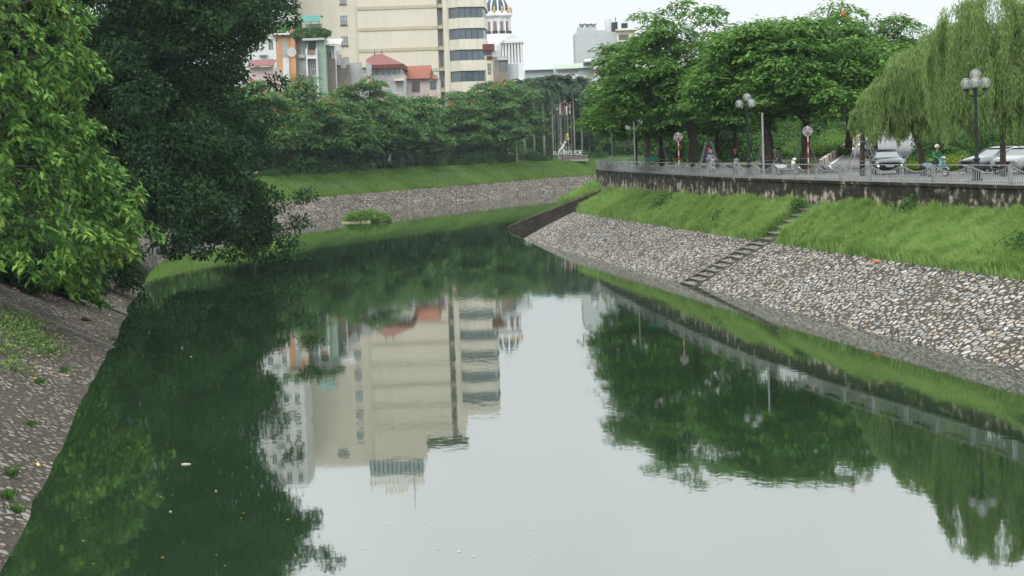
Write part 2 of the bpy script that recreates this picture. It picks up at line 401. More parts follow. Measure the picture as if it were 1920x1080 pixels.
# ---- retaining wall under the railing
m, n, b, o = nmat('mouldy_concrete')
t = N(n,'TexCoord'); no = N(n,'TexNoise'); no.inputs['Scale'].default_value = 1.0; no.inputs['Detail'].default_value = 9; no.inputs['Roughness'].default_value = .68
mp = N(n,'Mapping'); mp.inputs['Scale'].default_value = (.5,.5,1.3); n.links.new(t.outputs['Object'], mp.inputs[0]); n.links.new(mp.outputs[0], no.inputs['Vector'])
st = N(n,'TexNoise'); st.inputs['Scale'].default_value = 3.2; st.inputs['Detail'].default_value = 6; mp2 = N(n,'Mapping'); mp2.inputs['Scale'].default_value = (.55,.55,.5)
n.links.new(t.outputs['Object'], mp2.inputs[0]); n.links.new(mp2.outputs[0], st.inputs['Vector'])
ad = N(n,'Math', operation='ADD'); n.links.new(no.outputs['Fac'], ad.inputs[0]); n.links.new(st.outputs['Fac'], ad.inputs[1])
sp = N(n,'SeparateXYZ'); n.links.new(t.outputs['Object'], sp.inputs[0])
mr = N(n,'MapRange'); n.links.new(sp.outputs['Z'], mr.inputs[0]); mr.inputs[1].default_value = 4.0; mr.inputs[2].default_value = 5.4; mr.inputs[3].default_value = .09; mr.inputs[4].default_value = -.12
a2 = N(n,'Math', operation='ADD'); n.links.new(ad.outputs[0], a2.inputs[0]); n.links.new(mr.outputs[0], a2.inputs[1]); hf = N(n,'Math', operation='MULTIPLY'); n.links.new(a2.outputs[0], hf.inputs[0]); hf.inputs[1].default_value = .5; a2 = hf
n.links.new(ramp_node(n, a2.outputs[0], [(.41,(.014,.014,.010)),(.51,(.036,.034,.024)),(.545,(.12,.11,.08)),(.60,(.30,.275,.215))]), b.inputs['Base Color'])
b.inputs['Roughness'].default_value = .9; b.inputs['Specular IOR Level'].default_value = .1
bp = N(n,'Bump'); bp.inputs['Strength'].default_value = .5; bp.inputs['Distance'].default_value = .05; n.links.new(no.outputs['Fac'], bp.inputs['Height']); n.links.new(bp.outputs[0], b.inputs['Normal'])
M_wall = m
nF = normals2(FENCE)
V = []; F = []
prof = lambda y: [(-.10, foot(y)-.9), (-.04, 5.28), (-.12, 5.285), (-.12, 5.42), (.30, 5.42), (.30, 4.9)]
for i, p in enumerate(FENCE):
    for a, z in prof(p.y): q = p + nF[i]*a; V.append((q.x, q.y, z))
for i in range(len(FENCE)-1):
    for j in range(5): a = i*6+j; F.append((a, a+1, a+7, a+6))
bm = MB(); bm.add(V, F); w = bm.build('retaining_wall', M_wall)
tag(w, 'long concrete retaining wall streaked with black mould, under the grey railing and above the right grass bank', 'wall')

# ---- railing: panels between posts, a hanging arc in each
M_rail = pm('grey_paint', (.27,.285,.285), (.17,.18,.175), scale=3, rough=.5, metal=.2)
fence = thing('riverside_railing', 'grey metal railing with a hanging arc in every panel, on the mouldy wall', 'railing', (0,0,0))
RL = smooth_line([p for p in FENCE if 60 < p.y], .5); acc = 0; posts = [RL[0]]
for a, b_ in zip(RL, RL[1:]):
    acc += (b_-a).length
    if acc >= 3.5: posts.append(b_.copy()); acc = 0
H0, H1 = 5.43, 6.30
for k, p in enumerate(posts):
    d = (posts[min(k+1, len(posts)-1)] - posts[max(k-1, 0)]).normalized(); nn = Vector((d.y, -d.x)); w_ = .10 if k % 4 == 1 else .055
    mb = MB(); mb.M = Matrix(((d.x, nn.x, 0, p.x), (d.y, nn.y, 0, p.y), (0,0,1,0), (0,0,0,1)))
    if w_ > .09: mb.box(-w_,w_,-.06,.06,H0-.15,H1+.02)
    else:
        for s_ in (-1,1): mb.box(s_*.10-.022,s_*.10+.022,-.022,.022,H0-.05,H1)
        for q in range(4): mb.box(-.079,.079,-.016,.016,H0+.12+q*.2,H0+.19+q*.2)
    mb.build('post', M_rail, fence)
for k in range(len(posts)-1):
    a, c = posts[k], posts[k+1]; d = (c-a); L = d.length; d.normalize(); nn = Vector((d.y, -d.x))
    mb = MB(); mb.M = Matrix(((d.x, nn.x, 0, a.x), (d.y, nn.y, 0, a.y), (0,0,1,0), (0,0,0,1)))
    g0 = .13
    mb.box(g0,L-g0,-.03,.03,H1-.045,H1); mb.box(g0,L-g0,-.02,.02,H0+.10,H0+.14)
    nb = 17
    arc = lambda x: H1-.05 - .30*(1-((x-L/2)/(L/2-g0))**2)
    for q in range(nb):
        x = g0 + (L-2*g0)*(q+.5)/nb; mb.box(x-.015,x+.015,-.012,.012,H0-.03,arc(x))
    pts = [Vector((g0+(L-2*g0)*q/12, 0, arc(g0+(L-2*g0)*q/12))) for q in range(13)]
    mb.tube(pts, .022, 5)
    mb.build('panel', M_rail, fence)

# ---- stairs down the right bank
def bank_frame(y):
    i = min(range(len(WR)), key=lambda k: abs(WR[k].y-y)); return WR[i], nWR[i]
p, nn = bank_frame(100.2); d = Vector((-nn.y, nn.x))
M_kerb_risershade = pm('mossy_kerb_riser_shade', (.06,.055,.045), (.03,.027,.02), scale=1.6, rough=.9, bump=.35)  # kerbs' own dark colour; on the step risers it stands in for shade
stair = thing('stairway', 'concrete steps between two low kerbs, from the water up the stone bank to the wall', 'stairs', (p.x, p.y, 0))
SW = 1.25; MS = Matrix(((nn.x, d.x, 0, 0), (nn.y, d.y, 0, 0), (0,0,1,0), (0,0,0,1)))
LEN = 6.95; zf = lambda o: 2.2*o/4.3 if o < 4.3 else 2.2 + (o-4.3)*.70
for s_ in (-1,1):
    mb = MB(); mb.M = MS
    pr_ = [(-.3,-.4)] + [(o, zf(o)+(.05 if s_ < 0 else .12)) for o in (-.2,0,2,4.3,5.6,LEN)] + [(LEN, zf(LEN)-.5)]
    mb.extr([(a_, z_) for a_, z_ in pr_], s_*SW-.14, s_*SW+.14, ax='y'); mb.build('side_kerb', M_kerb_risershade, stair)
ns = 16
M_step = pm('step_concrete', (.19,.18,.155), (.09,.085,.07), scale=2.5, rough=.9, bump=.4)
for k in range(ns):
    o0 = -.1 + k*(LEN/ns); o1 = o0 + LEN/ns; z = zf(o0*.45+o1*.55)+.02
    mb = MB(); mb.M = MS; mb.box(o0, o1-.003, -SW+.143, SW-.143, z-.5, z-.05); st_ = mb.build('step', M_kerb_risershade, stair)  # riser block coloured dark to imitate the shade below each paler tread
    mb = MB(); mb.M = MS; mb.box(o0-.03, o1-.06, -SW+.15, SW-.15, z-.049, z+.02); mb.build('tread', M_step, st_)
# dark wall on the far side of the drain
mb = MB(); a = Vector((.2,178.3)); c = Vector((8.8,174.2)); d = (c-a).normalized(); nn = Vector((-d.y, d.x))
mb.M = Matrix(((d.x, nn.x, 0, a.x), (d.y, nn.y, 0, a.y), (0,0,1,0), (0,0,0,1))); L = (c-a).length
mb.extr([(-.35,-1),(-.35,.15),(0,.42),(L*.5,2.02),(L,3.62),(L,-1)], 0, .45, ax='y')
M_dark = pm('mouldy_dark_concrete', (.060,.052,.040), (.022,.019,.015), scale=1.6, rough=.95, bump=.5)
dw = thing('drain_wall', 'dark sloping wall on the far side of the drain mouth, at the tip of the right bank', 'wall'); mb.build('wall_face', M_dark, dw)
mb2 = MB(); mb2.M = mb.M; mb2.extr([(-.40,.13),(-.40,.22),(0,.50),(L*.5,2.10),(L,3.70),(L,3.60),(L*.5,2.005),(0,.41)], -.05, .50, ax='y'); mb2.build('coping', M_conc, dw)

# ---- pavement, road and ramp on the right
M_road = pm('asphalt', (.155,.155,.158), (.105,.105,.108), scale=.7, rough=.8, bump=.2, bscale=30, spec=.3)
M_mark = pm('road_paint', (.75,.75,.72), (.55,.54,.5), scale=6, rough=.7)
near = [p for p in FENCE if p.y < 150]; nn_ = nF[:len(near)]
sheet('pavement', near, nn_, [(.30,5.424),(4.6,5.43)], M_paving)
sheet('road', near, nn_, [(4.75,5.404),(16,5.404)], M_road)
k_ = sheet('kerb', near, nn_, [(4.6,5.434),(4.75,5.434),(4.752,5.40)], M_conc)
RC = [(23.6,113,5.41),(24.3,124,5.50),(25.2,132,5.70),(27.0,140,5.95),(33.4,165,6.95),(42,200,8.2),(52,240,9.4),(72,290,10.4)]
M_grassl = pm('rough_grass', (.032,.060,.018), (.02,.032,.012), scale=1.5, rough=.95, bump=.6, bscale=6)
RC3 = []
def cr3(pts, step):
    P = [Vector(p) for p in pts]; P = [P[0]*2-P[1]]+P+[P[-1]*2-P[-2]]; out = []
    for i in range(1, len(P)-2):
        n_ = max(2, int((P[i+1]-P[i]).length/step))
        for k in range(n_):
            t_ = k/n_; p0,p1,p2,p3 = P[i-1:i+3]; out.append(.5*((2*p1)+(p2-p0)*t_+(2*p0-5*p1+4*p2-p3)*t_*t_+(3*p1-p0-3*p2+p3)*t_**3))
    out.append(P[-2]); return out
RC3 = cr3(RC, 2.0)
n3 = [Vector((v.x, v.y, 0)) for v in normals2([Vector((p.x,p.y)) for p in RC3])]
def ribbon(name, line, nrm, a, b_, dz, m, drop=None, kind='structure', parent=None, top=None):
    V = []; F = []; cols = [(a, dz), (b_, dz)]
    if drop: cols = [(a-drop, -3)] + cols if drop > 0 else cols + [(b_-drop, -3)]
    for i, p in enumerate(line):
        for o_, z_ in cols: q = p + nrm[i]*o_; V.append((q.x, q.y, p.z+z_))
    k = len(cols)
    for i in range(len(line)-1):
        for j in range(k-1): F.append((i*k+j, i*k+j+1, (i+1)*k+j+1, (i+1)*k+j))
    me = bpy.data.meshes.new(name); me.from_pydata(V, [], F); bm = bmesh.new(); bm.from_mesh(me)
    if sum(f.normal.z for f in bm.faces) < 0: bmesh.ops.reverse_faces(bm, faces=bm.faces)
    bm.to_mesh(me); bm.free(); o = link(name, me, m, parent); return tag(o, kind=kind) if kind else o
ribbon('road', RC3, n3, -2.9, 2.9, 0, M_road)
ribbon('road_marking', RC3[5:], n3[5:], -2.5, -2.38, .005, M_mark)
ribbon('verge', RC3, n3, -4.6, -3.2, -.05, M_grassl, drop=7)
ribbon('verge', RC3, n3, 2.95, 4.5, .03, M_grassl, drop=-7)
# red and white kerb wall on the outer side of the ramp
kb = thing('ramp_kerb', 'low kerb painted in red and white blocks along the outer edge of the ramp', 'kerb', (0,0,0))
M_red = pm('worn_red_paint', (.24,.11,.085), (.17,.11,.09), scale=5, rough=.7); M_white = pm('worn_white_paint', (.50,.48,.43), (.33,.31,.27), scale=5, rough=.7)
for i in range(10, len(RC3)-1):
    mb = MB(); q = [RC3[i]+n3[i]*-3.2, RC3[i]+n3[i]*-2.95, RC3[i+1]+n3[i+1]*-2.95, RC3[i+1]+n3[i+1]*-3.2]; up = Vector((0,0,.42))
    vs = [tuple(v-Vector((0,0,.3))) for v in q] + [tuple(v+up) for v in q]
    mb.add(vs, [(0,3,2,1),(4,5,6,7),(0,1,5,4),(1,2,6,5),(2,3,7,6),(3,0,4,7)])
    mb.build('kerb_block', M_red if i % 2 else M_white, kb)
# ================================================================== VEGETATION
def leaves(C, D, Nn, L, W, bend=.0):
    """diamond leaves: C base points, D long axis, Nn face normal, L length, W width -> verts, quads"""
    n = len(C); D = unit(D); S = unit(np.cross(D, Nn)); L = np.broadcast_to(L, (n,))[:, None]; W = np.broadcast_to(W, (n,))[:, None]
    U = unit(np.cross(S, D))
    V = np.empty((n, 4, 3)); V[:, 0] = C; V[:, 1] = C + D*L*.45 + S*W*.5 + U*bend*L; V[:, 2] = C + D*L; V[:, 3] = C + D*L*.45 - S*W*.5 + U*bend*L
    return V.reshape(-1, 3), np.arange(n*4).reshape(n, 4)
def rnd(n, a, b): return RNG.uniform(a, b, n)
def sph(n):
    v = RNG.normal(size=(n, 3)); return unit(v)
def merge(parts):
    V = []; F = []; o = 0
    for v, f in parts: V.append(v); F.append(f+o); o += len(v)
    return np.concatenate(V), np.concatenate(F)
def leaf_obj(name, VF, m, parent=None):
    return link(name, np_mesh(name, *VF), m, parent)

M_bark = pm('bark', (.10,.08,.06), (.045,.035,.028), scale=2.5, rough=.95, bump=.8, bscale=14, stretch=(1,1,.3))
M_barkg = pm('grey_bark', (.20,.18,.155), (.10,.09,.075), scale=2.0, rough=.95, bump=.6, bscale=12, stretch=(1,1,.3))
M_palmt = pm('palm_trunk', (.33,.31,.28), (.20,.18,.16), scale=2.0, rough=.9, bump=.4, stretch=(1,1,4))
M_flam = leaf_mat('poinciana_leaf', (.030,.078,.020), (.060,.145,.028), (.125,.235,.045), trans=.24)
M_flamf = leaf_mat('far_tree_leaf', (.028,.072,.027), (.055,.125,.036), (.125,.215,.056), trans=.22)
M_dark = leaf_mat('fig_leaf', (.011,.029,.012), (.021,.050,.018), (.040,.084,.026), trans=.2, rough=.7, clump=.25)
M_lite = leaf_mat('young_leaf', (.012,.036,.010), (.045,.112,.021), (.16,.28,.055), trans=.22, clump=.6, straw=(.34,.30,.05))
M_will = leaf_mat('willow_leaf', (.070,.125,.034), (.130,.205,.058), (.225,.31,.115), trans=.36, clump=.9)
M_palm = leaf_mat('palm_leaf', (.035,.062,.036), (.055,.095,.052), (.09,.135,.07), trans=.2)
M_shrub = leaf_mat('shrub_leaf', (.018,.045,.014), (.035,.085,.022), (.07,.14,.03), trans=.25, clump=.8)
M_shrubl = leaf_mat('pale_shrub_leaf', (.04,.09,.018), (.075,.15,.03), (.14,.24,.05), trans=.3, clump=.8)
M_hedge = leaf_mat('hedge_leaf', (.09,.14,.015), (.15,.22,.02), (.24,.32,.04), trans=.25, clump=1.0)
M_flower = leaf_mat('orange_blossom', (.32,.06,.02), (.45,.10,.025), (.52,.16,.04), trans=.2)

def limb_mesh(mb, base, tip, r0, r1, n=6, sag=0.0, wob=.06, seg=6):
    base, tip = Vector(base), Vector(tip); L = (tip-base).length; pts = []; rr = []
    for i in range(seg):
        t = i/(seg-1); p = base.lerp(tip, t); k = math.sin(math.pi*t)
        p += Vector((random.uniform(-1,1), random.uniform(-1,1), random.uniform(-.5,.5)))*wob*L*k*.5 + Vector((0,0,sag*L*k)); pts.append(p); rr.append(r0+(r1-r0)*t)
    mb.tube(pts, rr, n); return pts

def tiers(rx, ry, zlo, zhi, npad, rpad, seed, hollow=.55):
    """flat foliage pads spread over an umbrella crown; returns centres and radii"""
    r = np.random.default_rng(seed); C = []; Rr = []
    while len(C) < npad:
        u = r.uniform(-1, 1, 3)
        if u[0]**2+u[1]**2 > 1: continue
        q = math.sqrt(u[0]**2+u[1]**2); top = math.sqrt(max(0, 1-q**2.4)); zz = r.uniform(0, 1)**(.6 if hollow > .5 else .85)
        z = zlo*1.0 + (zhi-zlo)*(top*zz*.94 + .06*r.uniform())
        if q > .6: z = max(z, zlo - (q-.6)*1.2)
        if r.uniform() < hollow and q < .7 and zz < .75: continue
        C.append((u[0]*rx, u[1]*ry, z)); Rr.append(rpad*r.uniform(.65, 1.3))
    return np.array(C), np.array(Rr)
def pad_leaves(C, Rr, per, L, W, seed, flat=.22, droop=.35):
    """fronds lying in flat drooping sprays round each pad centre"""
    r = np.random.default_rng(seed); k = np.repeat(np.arange(len(C)), per); n = len(k)
    a = r.uniform(0, 2*np.pi, n); q = np.sqrt(r.uniform(0, 1, n))
    # ragged outline: radius varies by direction
    ph = r.uniform(0, 6.28, (len(C), 3)); rag = 1 + .30*np.sin(3*a+ph[k,0]) + .22*np.sin(5*a+ph[k,1]) + .15*np.sin(9*a+ph[k,2])
    R_ = Rr[k]*q*rag
    tilt = r.normal(0, .16, (len(C), 2))
    x = np.cos(a)*R_; y = np.sin(a)*R_
    z = x*tilt[k,0] + y*tilt[k,1] - droop*(q**2)*Rr[k]*.6 + r.normal(0, flat*.30, n)*Rr[k]*(1.15-q) + r.normal(0, .07, n)
    P = C[k] + np.stack([x, y, z], 1)
    D = np.stack([np.cos(a+r.normal(0, .7, n)), np.sin(a+r.normal(0, .7, n)), r.normal(-.32, .22, n)], 1)
    Nn = np.stack([r.normal(0, .35, n), r.normal(0, .35, n), np.ones(n)], 1)
    return leaves(P, D, Nn, L*r.uniform(.6, 1.25, n), W*r.uniform(.7, 1.2, n), bend=.06)
def flame_tree(name, label, cat, base, h, rx, ry, fork, seed, npad=95, per=420, L=.46, W=.16, rpad=1.55, mleaf=None, flowers=12, trunk_r=.26, lean=(0, 0), group=None, bark=None, zlo=None, hollow=.55, droop=.35, flat=.22):
    random.seed(seed); root = thing(name, label, cat, base, 0, group); r = np.random.default_rng(seed)
    zlo = zlo if zlo is not None else fork + (h-fork)*.22
    C, Rr = tiers(rx, ry, zlo, h, npad, rpad, seed, hollow); C[:, 0] += lean[0]; C[:, 1] += lean[1]
    mb = MB(); F0 = Vector((lean[0]*.35, lean[1]*.35, fork)); limb_mesh(mb, (0,0,-.4), F0, trunk_r*1.15, trunk_r*.8, 10, wob=.05, seg=7)
    order = sorted(range(len(C)), key=lambda i: -Rr[i])[:max(9, npad//5)]
    mains = []
    for i in order[:8]:
        t = Vector(C[i])*.72 + F0*.28; t.z = F0.z + (C[i][2]-F0.z)*.7; limb_mesh(mb, F0+Vector((0,0,-.1)), t, trunk_r*.5, trunk_r*.22, 7, sag=.07, wob=.14); mains.append(t)
    for i in range(0, len(C), 2):
        t = Vector(C[i]); m0 = min(mains, key=lambda q: (q-t).length); limb_mesh(mb, m0, t-Vector((0,0,.1)), trunk_r*.2, .025, 5, sag=.04, wob=.15, seg=5)
    mb.build('trunk', bark or M_bark, root, smooth=True)
    leaf_obj('crown', pad_leaves(C, Rr, per, L, W, seed+1, flat=flat, droop=droop), mleaf or M_flam, root)
    if flowers:
        top = np.argsort(-C[:, 2] + r.uniform(0, 3, len(C)))[:flowers]; k = np.repeat(np.arange(len(top)), 16)
        off = r.normal(0, 1, (len(top), 3))*np.array([.8,.8,.05])*Rr[top][:, None]*.5 + np.array([0,0,.22])
        P = C[top][k] + off[k] + r.normal(0, .12, (len(k), 3))
        leaf_obj('blossoms', leaves(P, sph(len(k))+[0,0,.4], sph(len(k)), .17, .15), M_flower, root)
    return root

def blob_tree(name, label, cat, base, blobs, per, L, W, seed, mleaf, limbs=None, group=None, shell=.55, trunk=None, bark=None, droop=.3, crown='crown'):
    """crown of leafy masses: blobs = [(x,y,z,rx,ry,rz)] relative to the base; leaves thicker near each mass's surface"""
    random.seed(seed); r = np.random.default_rng(seed); root = thing(name, label, cat, base, 0, group)
    B = np.array(blobs, float); vol = (B[:,3]*B[:,4]+B[:,4]*B[:,5]+B[:,3]*B[:,5]); cnt = np.maximum(30, (per*vol/vol.mean())).astype(int)
    k = np.repeat(np.arange(len(B)), cnt); n = len(k)
    u = sph(n); q = (shell + (1-shell)*r.uniform(0, 1, n)**.7)
    # uneven surface: bumps and hollows
    ph = r.uniform(0, 6.28, (len(B), 4)); rag = 1 + .16*np.sin(4*u[:,0]+3*u[:,2]+ph[k,0]) + .14*np.sin(6*u[:,1]-4*u[:,2]+ph[k,1]) + .12*np.sin(9*u[:,0]*u[:,1]+8*u[:,2]+ph[k,2])
    P = B[k, :3] + u*B[k, 3:6]*(q*rag)[:, None] + r.normal(0, .10, (n, 3))
    D = u*1.0 + r.normal(0, .75, (n, 3)) + np.array([0, 0, -droop]); Nn = u*.8 + r.normal(0, .5, (n, 3)) + np.array([0, 0, .5])
    if limbs or trunk:
        mb = MB()
        for a_, b_, r0, r1 in (trunk or []): limb_mesh(mb, a_, b_, r0, r1, 9, wob=.1)
        for a_, b_, r0, r1 in (limbs or []): limb_mesh(mb, a_, b_, r0, r1, 6, wob=.15)
        mb.build('trunk', bark or M_bark, root, smooth=True)
    leaf_obj(crown, leaves(P, D, Nn, L*r.uniform(.6, 1.3, n), W*r.uniform(.7, 1.2, n), bend=.08), mleaf, root)
    return root

# ---------------- the two big trees that hang over the water on the left
# dark fig, Z about 124
random.seed(3)
def scatter_blobs(n, fn, seed):
    r = random.Random(seed); out = []; t = 0
    while len(out) < n and t < 20000:
        t += 1; q = fn(r)
        if q: out.append(q)
    return out
FB = Vector((-31.0, 127.0, 5.0))
# outline of the crown seen from the bridge, as rightmost x by height (m above water); the crown is ~22 m deep
prof_R = [(0.2,-15.6),(1.0,-14.9),(2.5,-14.6),(4.5,-14.6),(6.5,-14.8),(8,-15.4),(9.8,-15.2),(11.2,-15.8),(12.3,-16.8),(13.5,-16.2),(15,-15.4),(16.8,-13.9),(18.5,-13.5),(20.5,-13.2),(22.5,-15),(25,-18),(27.5,-24)]
def rightmost(z):
    for (a, b), (c, d) in zip(prof_R, prof_R[1:]):
        if a <= z <= c: return b+(d-b)*(z-a)/(c-a)
    return -99
def low_edge(x):      # underside of the crown, hangs lowest in the middle
    pts = [(-40,3.0),(-31,2.2),(-27.5,2.4),(-26,1.6),(-24.3,1.5),(-23.4,2.6),(-22.3,1.4),(-20.5,1.6),(-18.5,1.0),(-16.8,.9),(-15.2,1.3),(-14.4,2.2),(-13,4)]
    for (a, b), (c, d) in zip(pts, pts[1:]):
        if a <= x <= c: return b+(d-b)*(x-a)/(c-a)
    return 3
def fb(r):
    z = r.uniform(1.5, 27); x = r.uniform(-42, -13); y = r.uniform(-9, 9); s = r.uniform(.9, 2.0)
    lim = rightmost(z) - abs(y)*.32
    if x + s*.88 > lim or x < -42 + abs(z-13)*.4: return None
    if z - s*.8 < low_edge(x): return None
    depth_in = min(lim-x, 27.5-z, 9-abs(y), x+42)
    if depth_in > 3.6 and r.random() < .8: return None
    return (x-FB.x, y, z-FB.z, s*1.1, s*1.1, s*.8)
bl = scatter_blobs(620, fb, 5)
bl += [(x-FB.x, y, z-FB.z, .8, .8, .45) for x, y, z in [(-13.7,0,19.7),(-13.2,1,20.6),(-14.2,-1,16.9),(-14.6,2,18.0),(-15.4,0,12.8),(-15.2,0,2.0),(-14.6,-2,1.2),(-15.9,1,.9),(-14.1,-2,3.3),(-18.8,-2,1.3),(-20.6,-3,1.6),(-22.4,-3,1.7),(-26,-2,1.9),(-25,-3,1.6),(-17.2,0,1.2),(-13.8,-1,5.0),(-14.0,0,7.2)]]
limbsB = [((0,0,3),(x-FB.x,y,z-FB.z),.2,.03) for x, y, z in [(-19,1,6),(-19,-1,9),(-16,2,16),(-15,0,19),(-22,-4,4),(-26,-5,7),(-20,3,22),(-28,0,22),(-36,0,14),(-24,-2,2.8),(-18,0,2.6)]]
T_B = blob_tree('fig_tree', 'huge dark fig tree leaning over the water from the left bank, with aerial roots', 'tree', FB, bl, 780, .30, .17, 5, M_dark, limbs=limbsB, trunk=[((0,0,-1.5),(.6,0,4),1.0,.7),((.4,.3,-1.2),(-1,1,5),.6,.4)], bark=M_barkg, droop=.6)
for x, y, z, l in [(-23.6,-4,2.3,2.0),(-23.3,-4.2,2.2,2.1),(-21.3,-3,2,1.5),(-26.6,-2,2,1.7),(-18.9,-3,1.8,.9),(-25.2,-3,1.7,.9),(-23.9,-3.4,2.3,1.5),(-22.6,-5,2.0,1.2),(-20.1,-2,2.0,1.1),(-27.6,-2,2.5,1.3),(-24.5,-5,2.1,1.0)]:
    q = Vector((x-FB.x, y, z-FB.z)); mb = MB(); mb.tube([q+Vector((0,0,1.5)), q+Vector((.08,0,.2)), q+Vector((-.05,0,-l*.5)), q+Vector((.1,.05,-l))], [.035,.03,.022,.012], 5); mb.build('aerial_root', M_bark, T_B)

# bright green tree in front, Z about 77
FA = Vector((-25.5, 77, 4.6)); r = np.random.default_rng(21)
prof_A = [(1.2,-17.4),(2.0,-17.1),(3.4,-16.7),(4.4,-16.3),(5.0,-14.85),(5.6,-14.6),(6.3,-14.8),(7.2,-15.2),(8.0,-15.6),(8.6,-16.3),(9.4,-16.7),(10.2,-16.6),(10.8,-17.2),(11.6,-16.6),(12.2,-16.9),(13.4,-16.7),(14.5,-17.3),(16,-18),(18,-20),(19,-24)]
def rmA(z):
    for (a, b), (c, d) in zip(prof_A, prof_A[1:]):
        if a <= z <= c: return b+(d-b)*(z-a)/(c-a)
    return -99
def lowA(x):
    pts = [(-30,4.2),(-22,4.2),(-19.2,4.0),(-18.2,2.3),(-17.6,1.5),(-17.0,1.6),(-16.6,3.4),(-15.9,4.1),(-15.2,4.7),(-14,5)]
    for (a, b), (c, d) in zip(pts, pts[1:]):
        if a <= x <= c: return b+(d-b)*(x-a)/(c-a)
    return 4
def fa(rr):
    z = rr.uniform(1.2, 18.8); x = rr.uniform(-31, -14); y = rr.uniform(-5.5, 5.5)
    lim = rmA(z) - abs(y)*.3
    if x > lim-.2 or z < lowA(x)+.25: return None
    d_ = min(lim-x, 5.5-abs(y), 19-z)
    if d_ > 1.8 and rr.random() < .8: return None
    return (x-FA.x, y, z-FA.z)
sprays = np.array(scatter_blobs(1000, fa, 9))
# each spray: a drooping twig with about 20 leaflets in fans
ns_, per = len(sprays), 34
k = np.repeat(np.arange(ns_), per); n_ = len(k); az = r.uniform(0, 6.28, ns_); 
dirv = np.stack([np.cos(az)*.5+.45, np.sin(az)*.5-.25, -np.ones(ns_)*r.uniform(.35, 1.0, ns_)], 1)
t_ = r.uniform(0, 1, n_); P = sprays[k] + unit(dirv)[k]*(t_*1.15)[:, None] + r.normal(0, .10, (n_, 3))
side = r.choice([-1, 1], n_); perp = unit(np.cross(dirv, np.array([0,0,1.0])))
D = unit(dirv)[k]*.6 + perp[k]*(side*.8)[:, None] + r.normal(0, .35, (n_, 3)) + np.array([0,0,-.45]); Nn = np.stack([r.normal(0,.4,n_), r.normal(-.35,.4,n_), np.ones(n_)], 1)
T_A = thing('leafy_tree', 'bright green tree with drooping leaf sprays at the left edge, before the dark fig', 'tree', FA)
leaf_obj('crown', leaves(P, D, Nn, r.uniform(.26, .52, n_), r.uniform(.12, .20, n_), bend=.1), M_lite, T_A)
mb = MB(); limb_mesh(mb, (0,0,-1), (1.5,0,5), .42, .3, 9); limb_mesh(mb, (1.5,0,5), (5.2,-.5,13), .22, .1, 8)
top = Vector((1.5,0,5))
for i in range(0, ns_, 17):
    q = Vector(sprays[i]); b0 = Vector((1.5+(q.x-1.5)*.35, q.y*.3, max(3, q.z*.55+2))); limb_mesh(mb, b0, q, .06, .015, 5, sag=.08, wob=.12)
    if i % 51 == 0: limb_mesh(mb, top, b0, .14, .07, 6)
mb.build('trunk', M_bark, T_A, smooth=True)

# shadowy shrubs on the left bank under them
def shrub(name, label, base, s, seed, mleaf, per=260, L=.16, W=.09, nb=9, cat='shrub', group=None, sx=1.0, sz=.7):
    rr = random.Random(seed)
    bl = [(rr.uniform(-.8,.8)*s*sx, rr.uniform(-.7,.7)*s, rr.uniform(.1,.95)*s*sz, s*rr.uniform(.3,.5)*sx**.5, s*rr.uniform(.3,.5), s*rr.uniform(.25,.42)*sz**.5) for _ in range(nb)]
    return blob_tree(name, label, cat, base, bl, per, L, W, seed, mleaf, limbs=[((0,0,-.2),(b[0],b[1],b[2]),.05*s**.5,.015) for b in bl[:6]], group=group, shell=.35, crown='foliage')
def bankz(px, py, prof='L'):
    return on(px, py, 3.0)
for i, (px, Yb, s, lab) in enumerate([
    (25,86,2.0,'dark bush at the left edge of the photo, below the bright green tree'),
    (95,90,2.2,'dark bush behind the hanging tip of the bright green tree, beside the edge bush'),
    (50,100,2.8,'tall dark bush behind the two bank bushes at the left edge'),
    (165,104,2.2,'dark bush nearest the fig tree roots on the left bank')]):
    k_ = min(range(90), key=lambda q: abs(WL[q].y-Yb)); x_ = gx(px, Yb, 3.0); off = (Vector((x_, Yb))-WL[k_]).dot(nWL[k_])
    shrub('bank_shrub', lab, (x_, Yb, off*.495-.25), s, 40+i, M_dark, per=700, L=.26, W=.13, nb=14, sx=1.3, sz=1.0, group='dark bushes on the left bank')

# ---------------- poincianas on the promontory (right)
def road_z(x, y): return 5.4
def F(px, Y, lab, h, rx, ry, fork, seed, lean=(0,0), **kw):
    p = gp(px, Y, 5.4); return flame_tree('poinciana_tree', lab, 'tree', p, h, rx, ry, fork, seed, lean=lean, group='poinciana trees behind the railing', **{**dict(hollow=.45, droop=.75, flat=.5, flowers=1, rpad=1.35), **kw})
F(1303,143,'tallest poinciana behind the railing, double trunk, crown leaning out over the river at the left',14.0,6.0,5.5,5.2,101,lean=(-1.0,-1),npad=125,per=290,zlo=4.2,trunk_r=.3)
F(1215,165,'leftmost poinciana of the promontory with reddish leaning trunk, low crown touching the palms behind',9.8,4.9,3.8,3.8,102,lean=(.1,0),npad=95,per=300,zlo=3.9,trunk_r=.25,bark=pm('red_bark',(.16,.10,.07),(.08,.05,.035),scale=2.5,rough=.95,bump=.8,bscale=14,stretch=(1,1,.3)))
F(1240,172,'dark trunked poinciana just right of the reddish leaning trunk',10.5,5,5,4,103,npad=80,per=300,zlo=4.2,trunk_r=.22)
F(1438,127,'poinciana with a thick dark trunk beside the tall white pole',11.2,5.2,3.6,4.6,104,lean=(.2,0),npad=105,per=300,zlo=4.3,trunk_r=.38)
F(1508,126,'poinciana with staked trunk in front of the right round sign',11.0,5.4,5.2,3.4,105,lean=(.6,-.5),npad=105,per=300,zlo=4.3,trunk_r=.32)
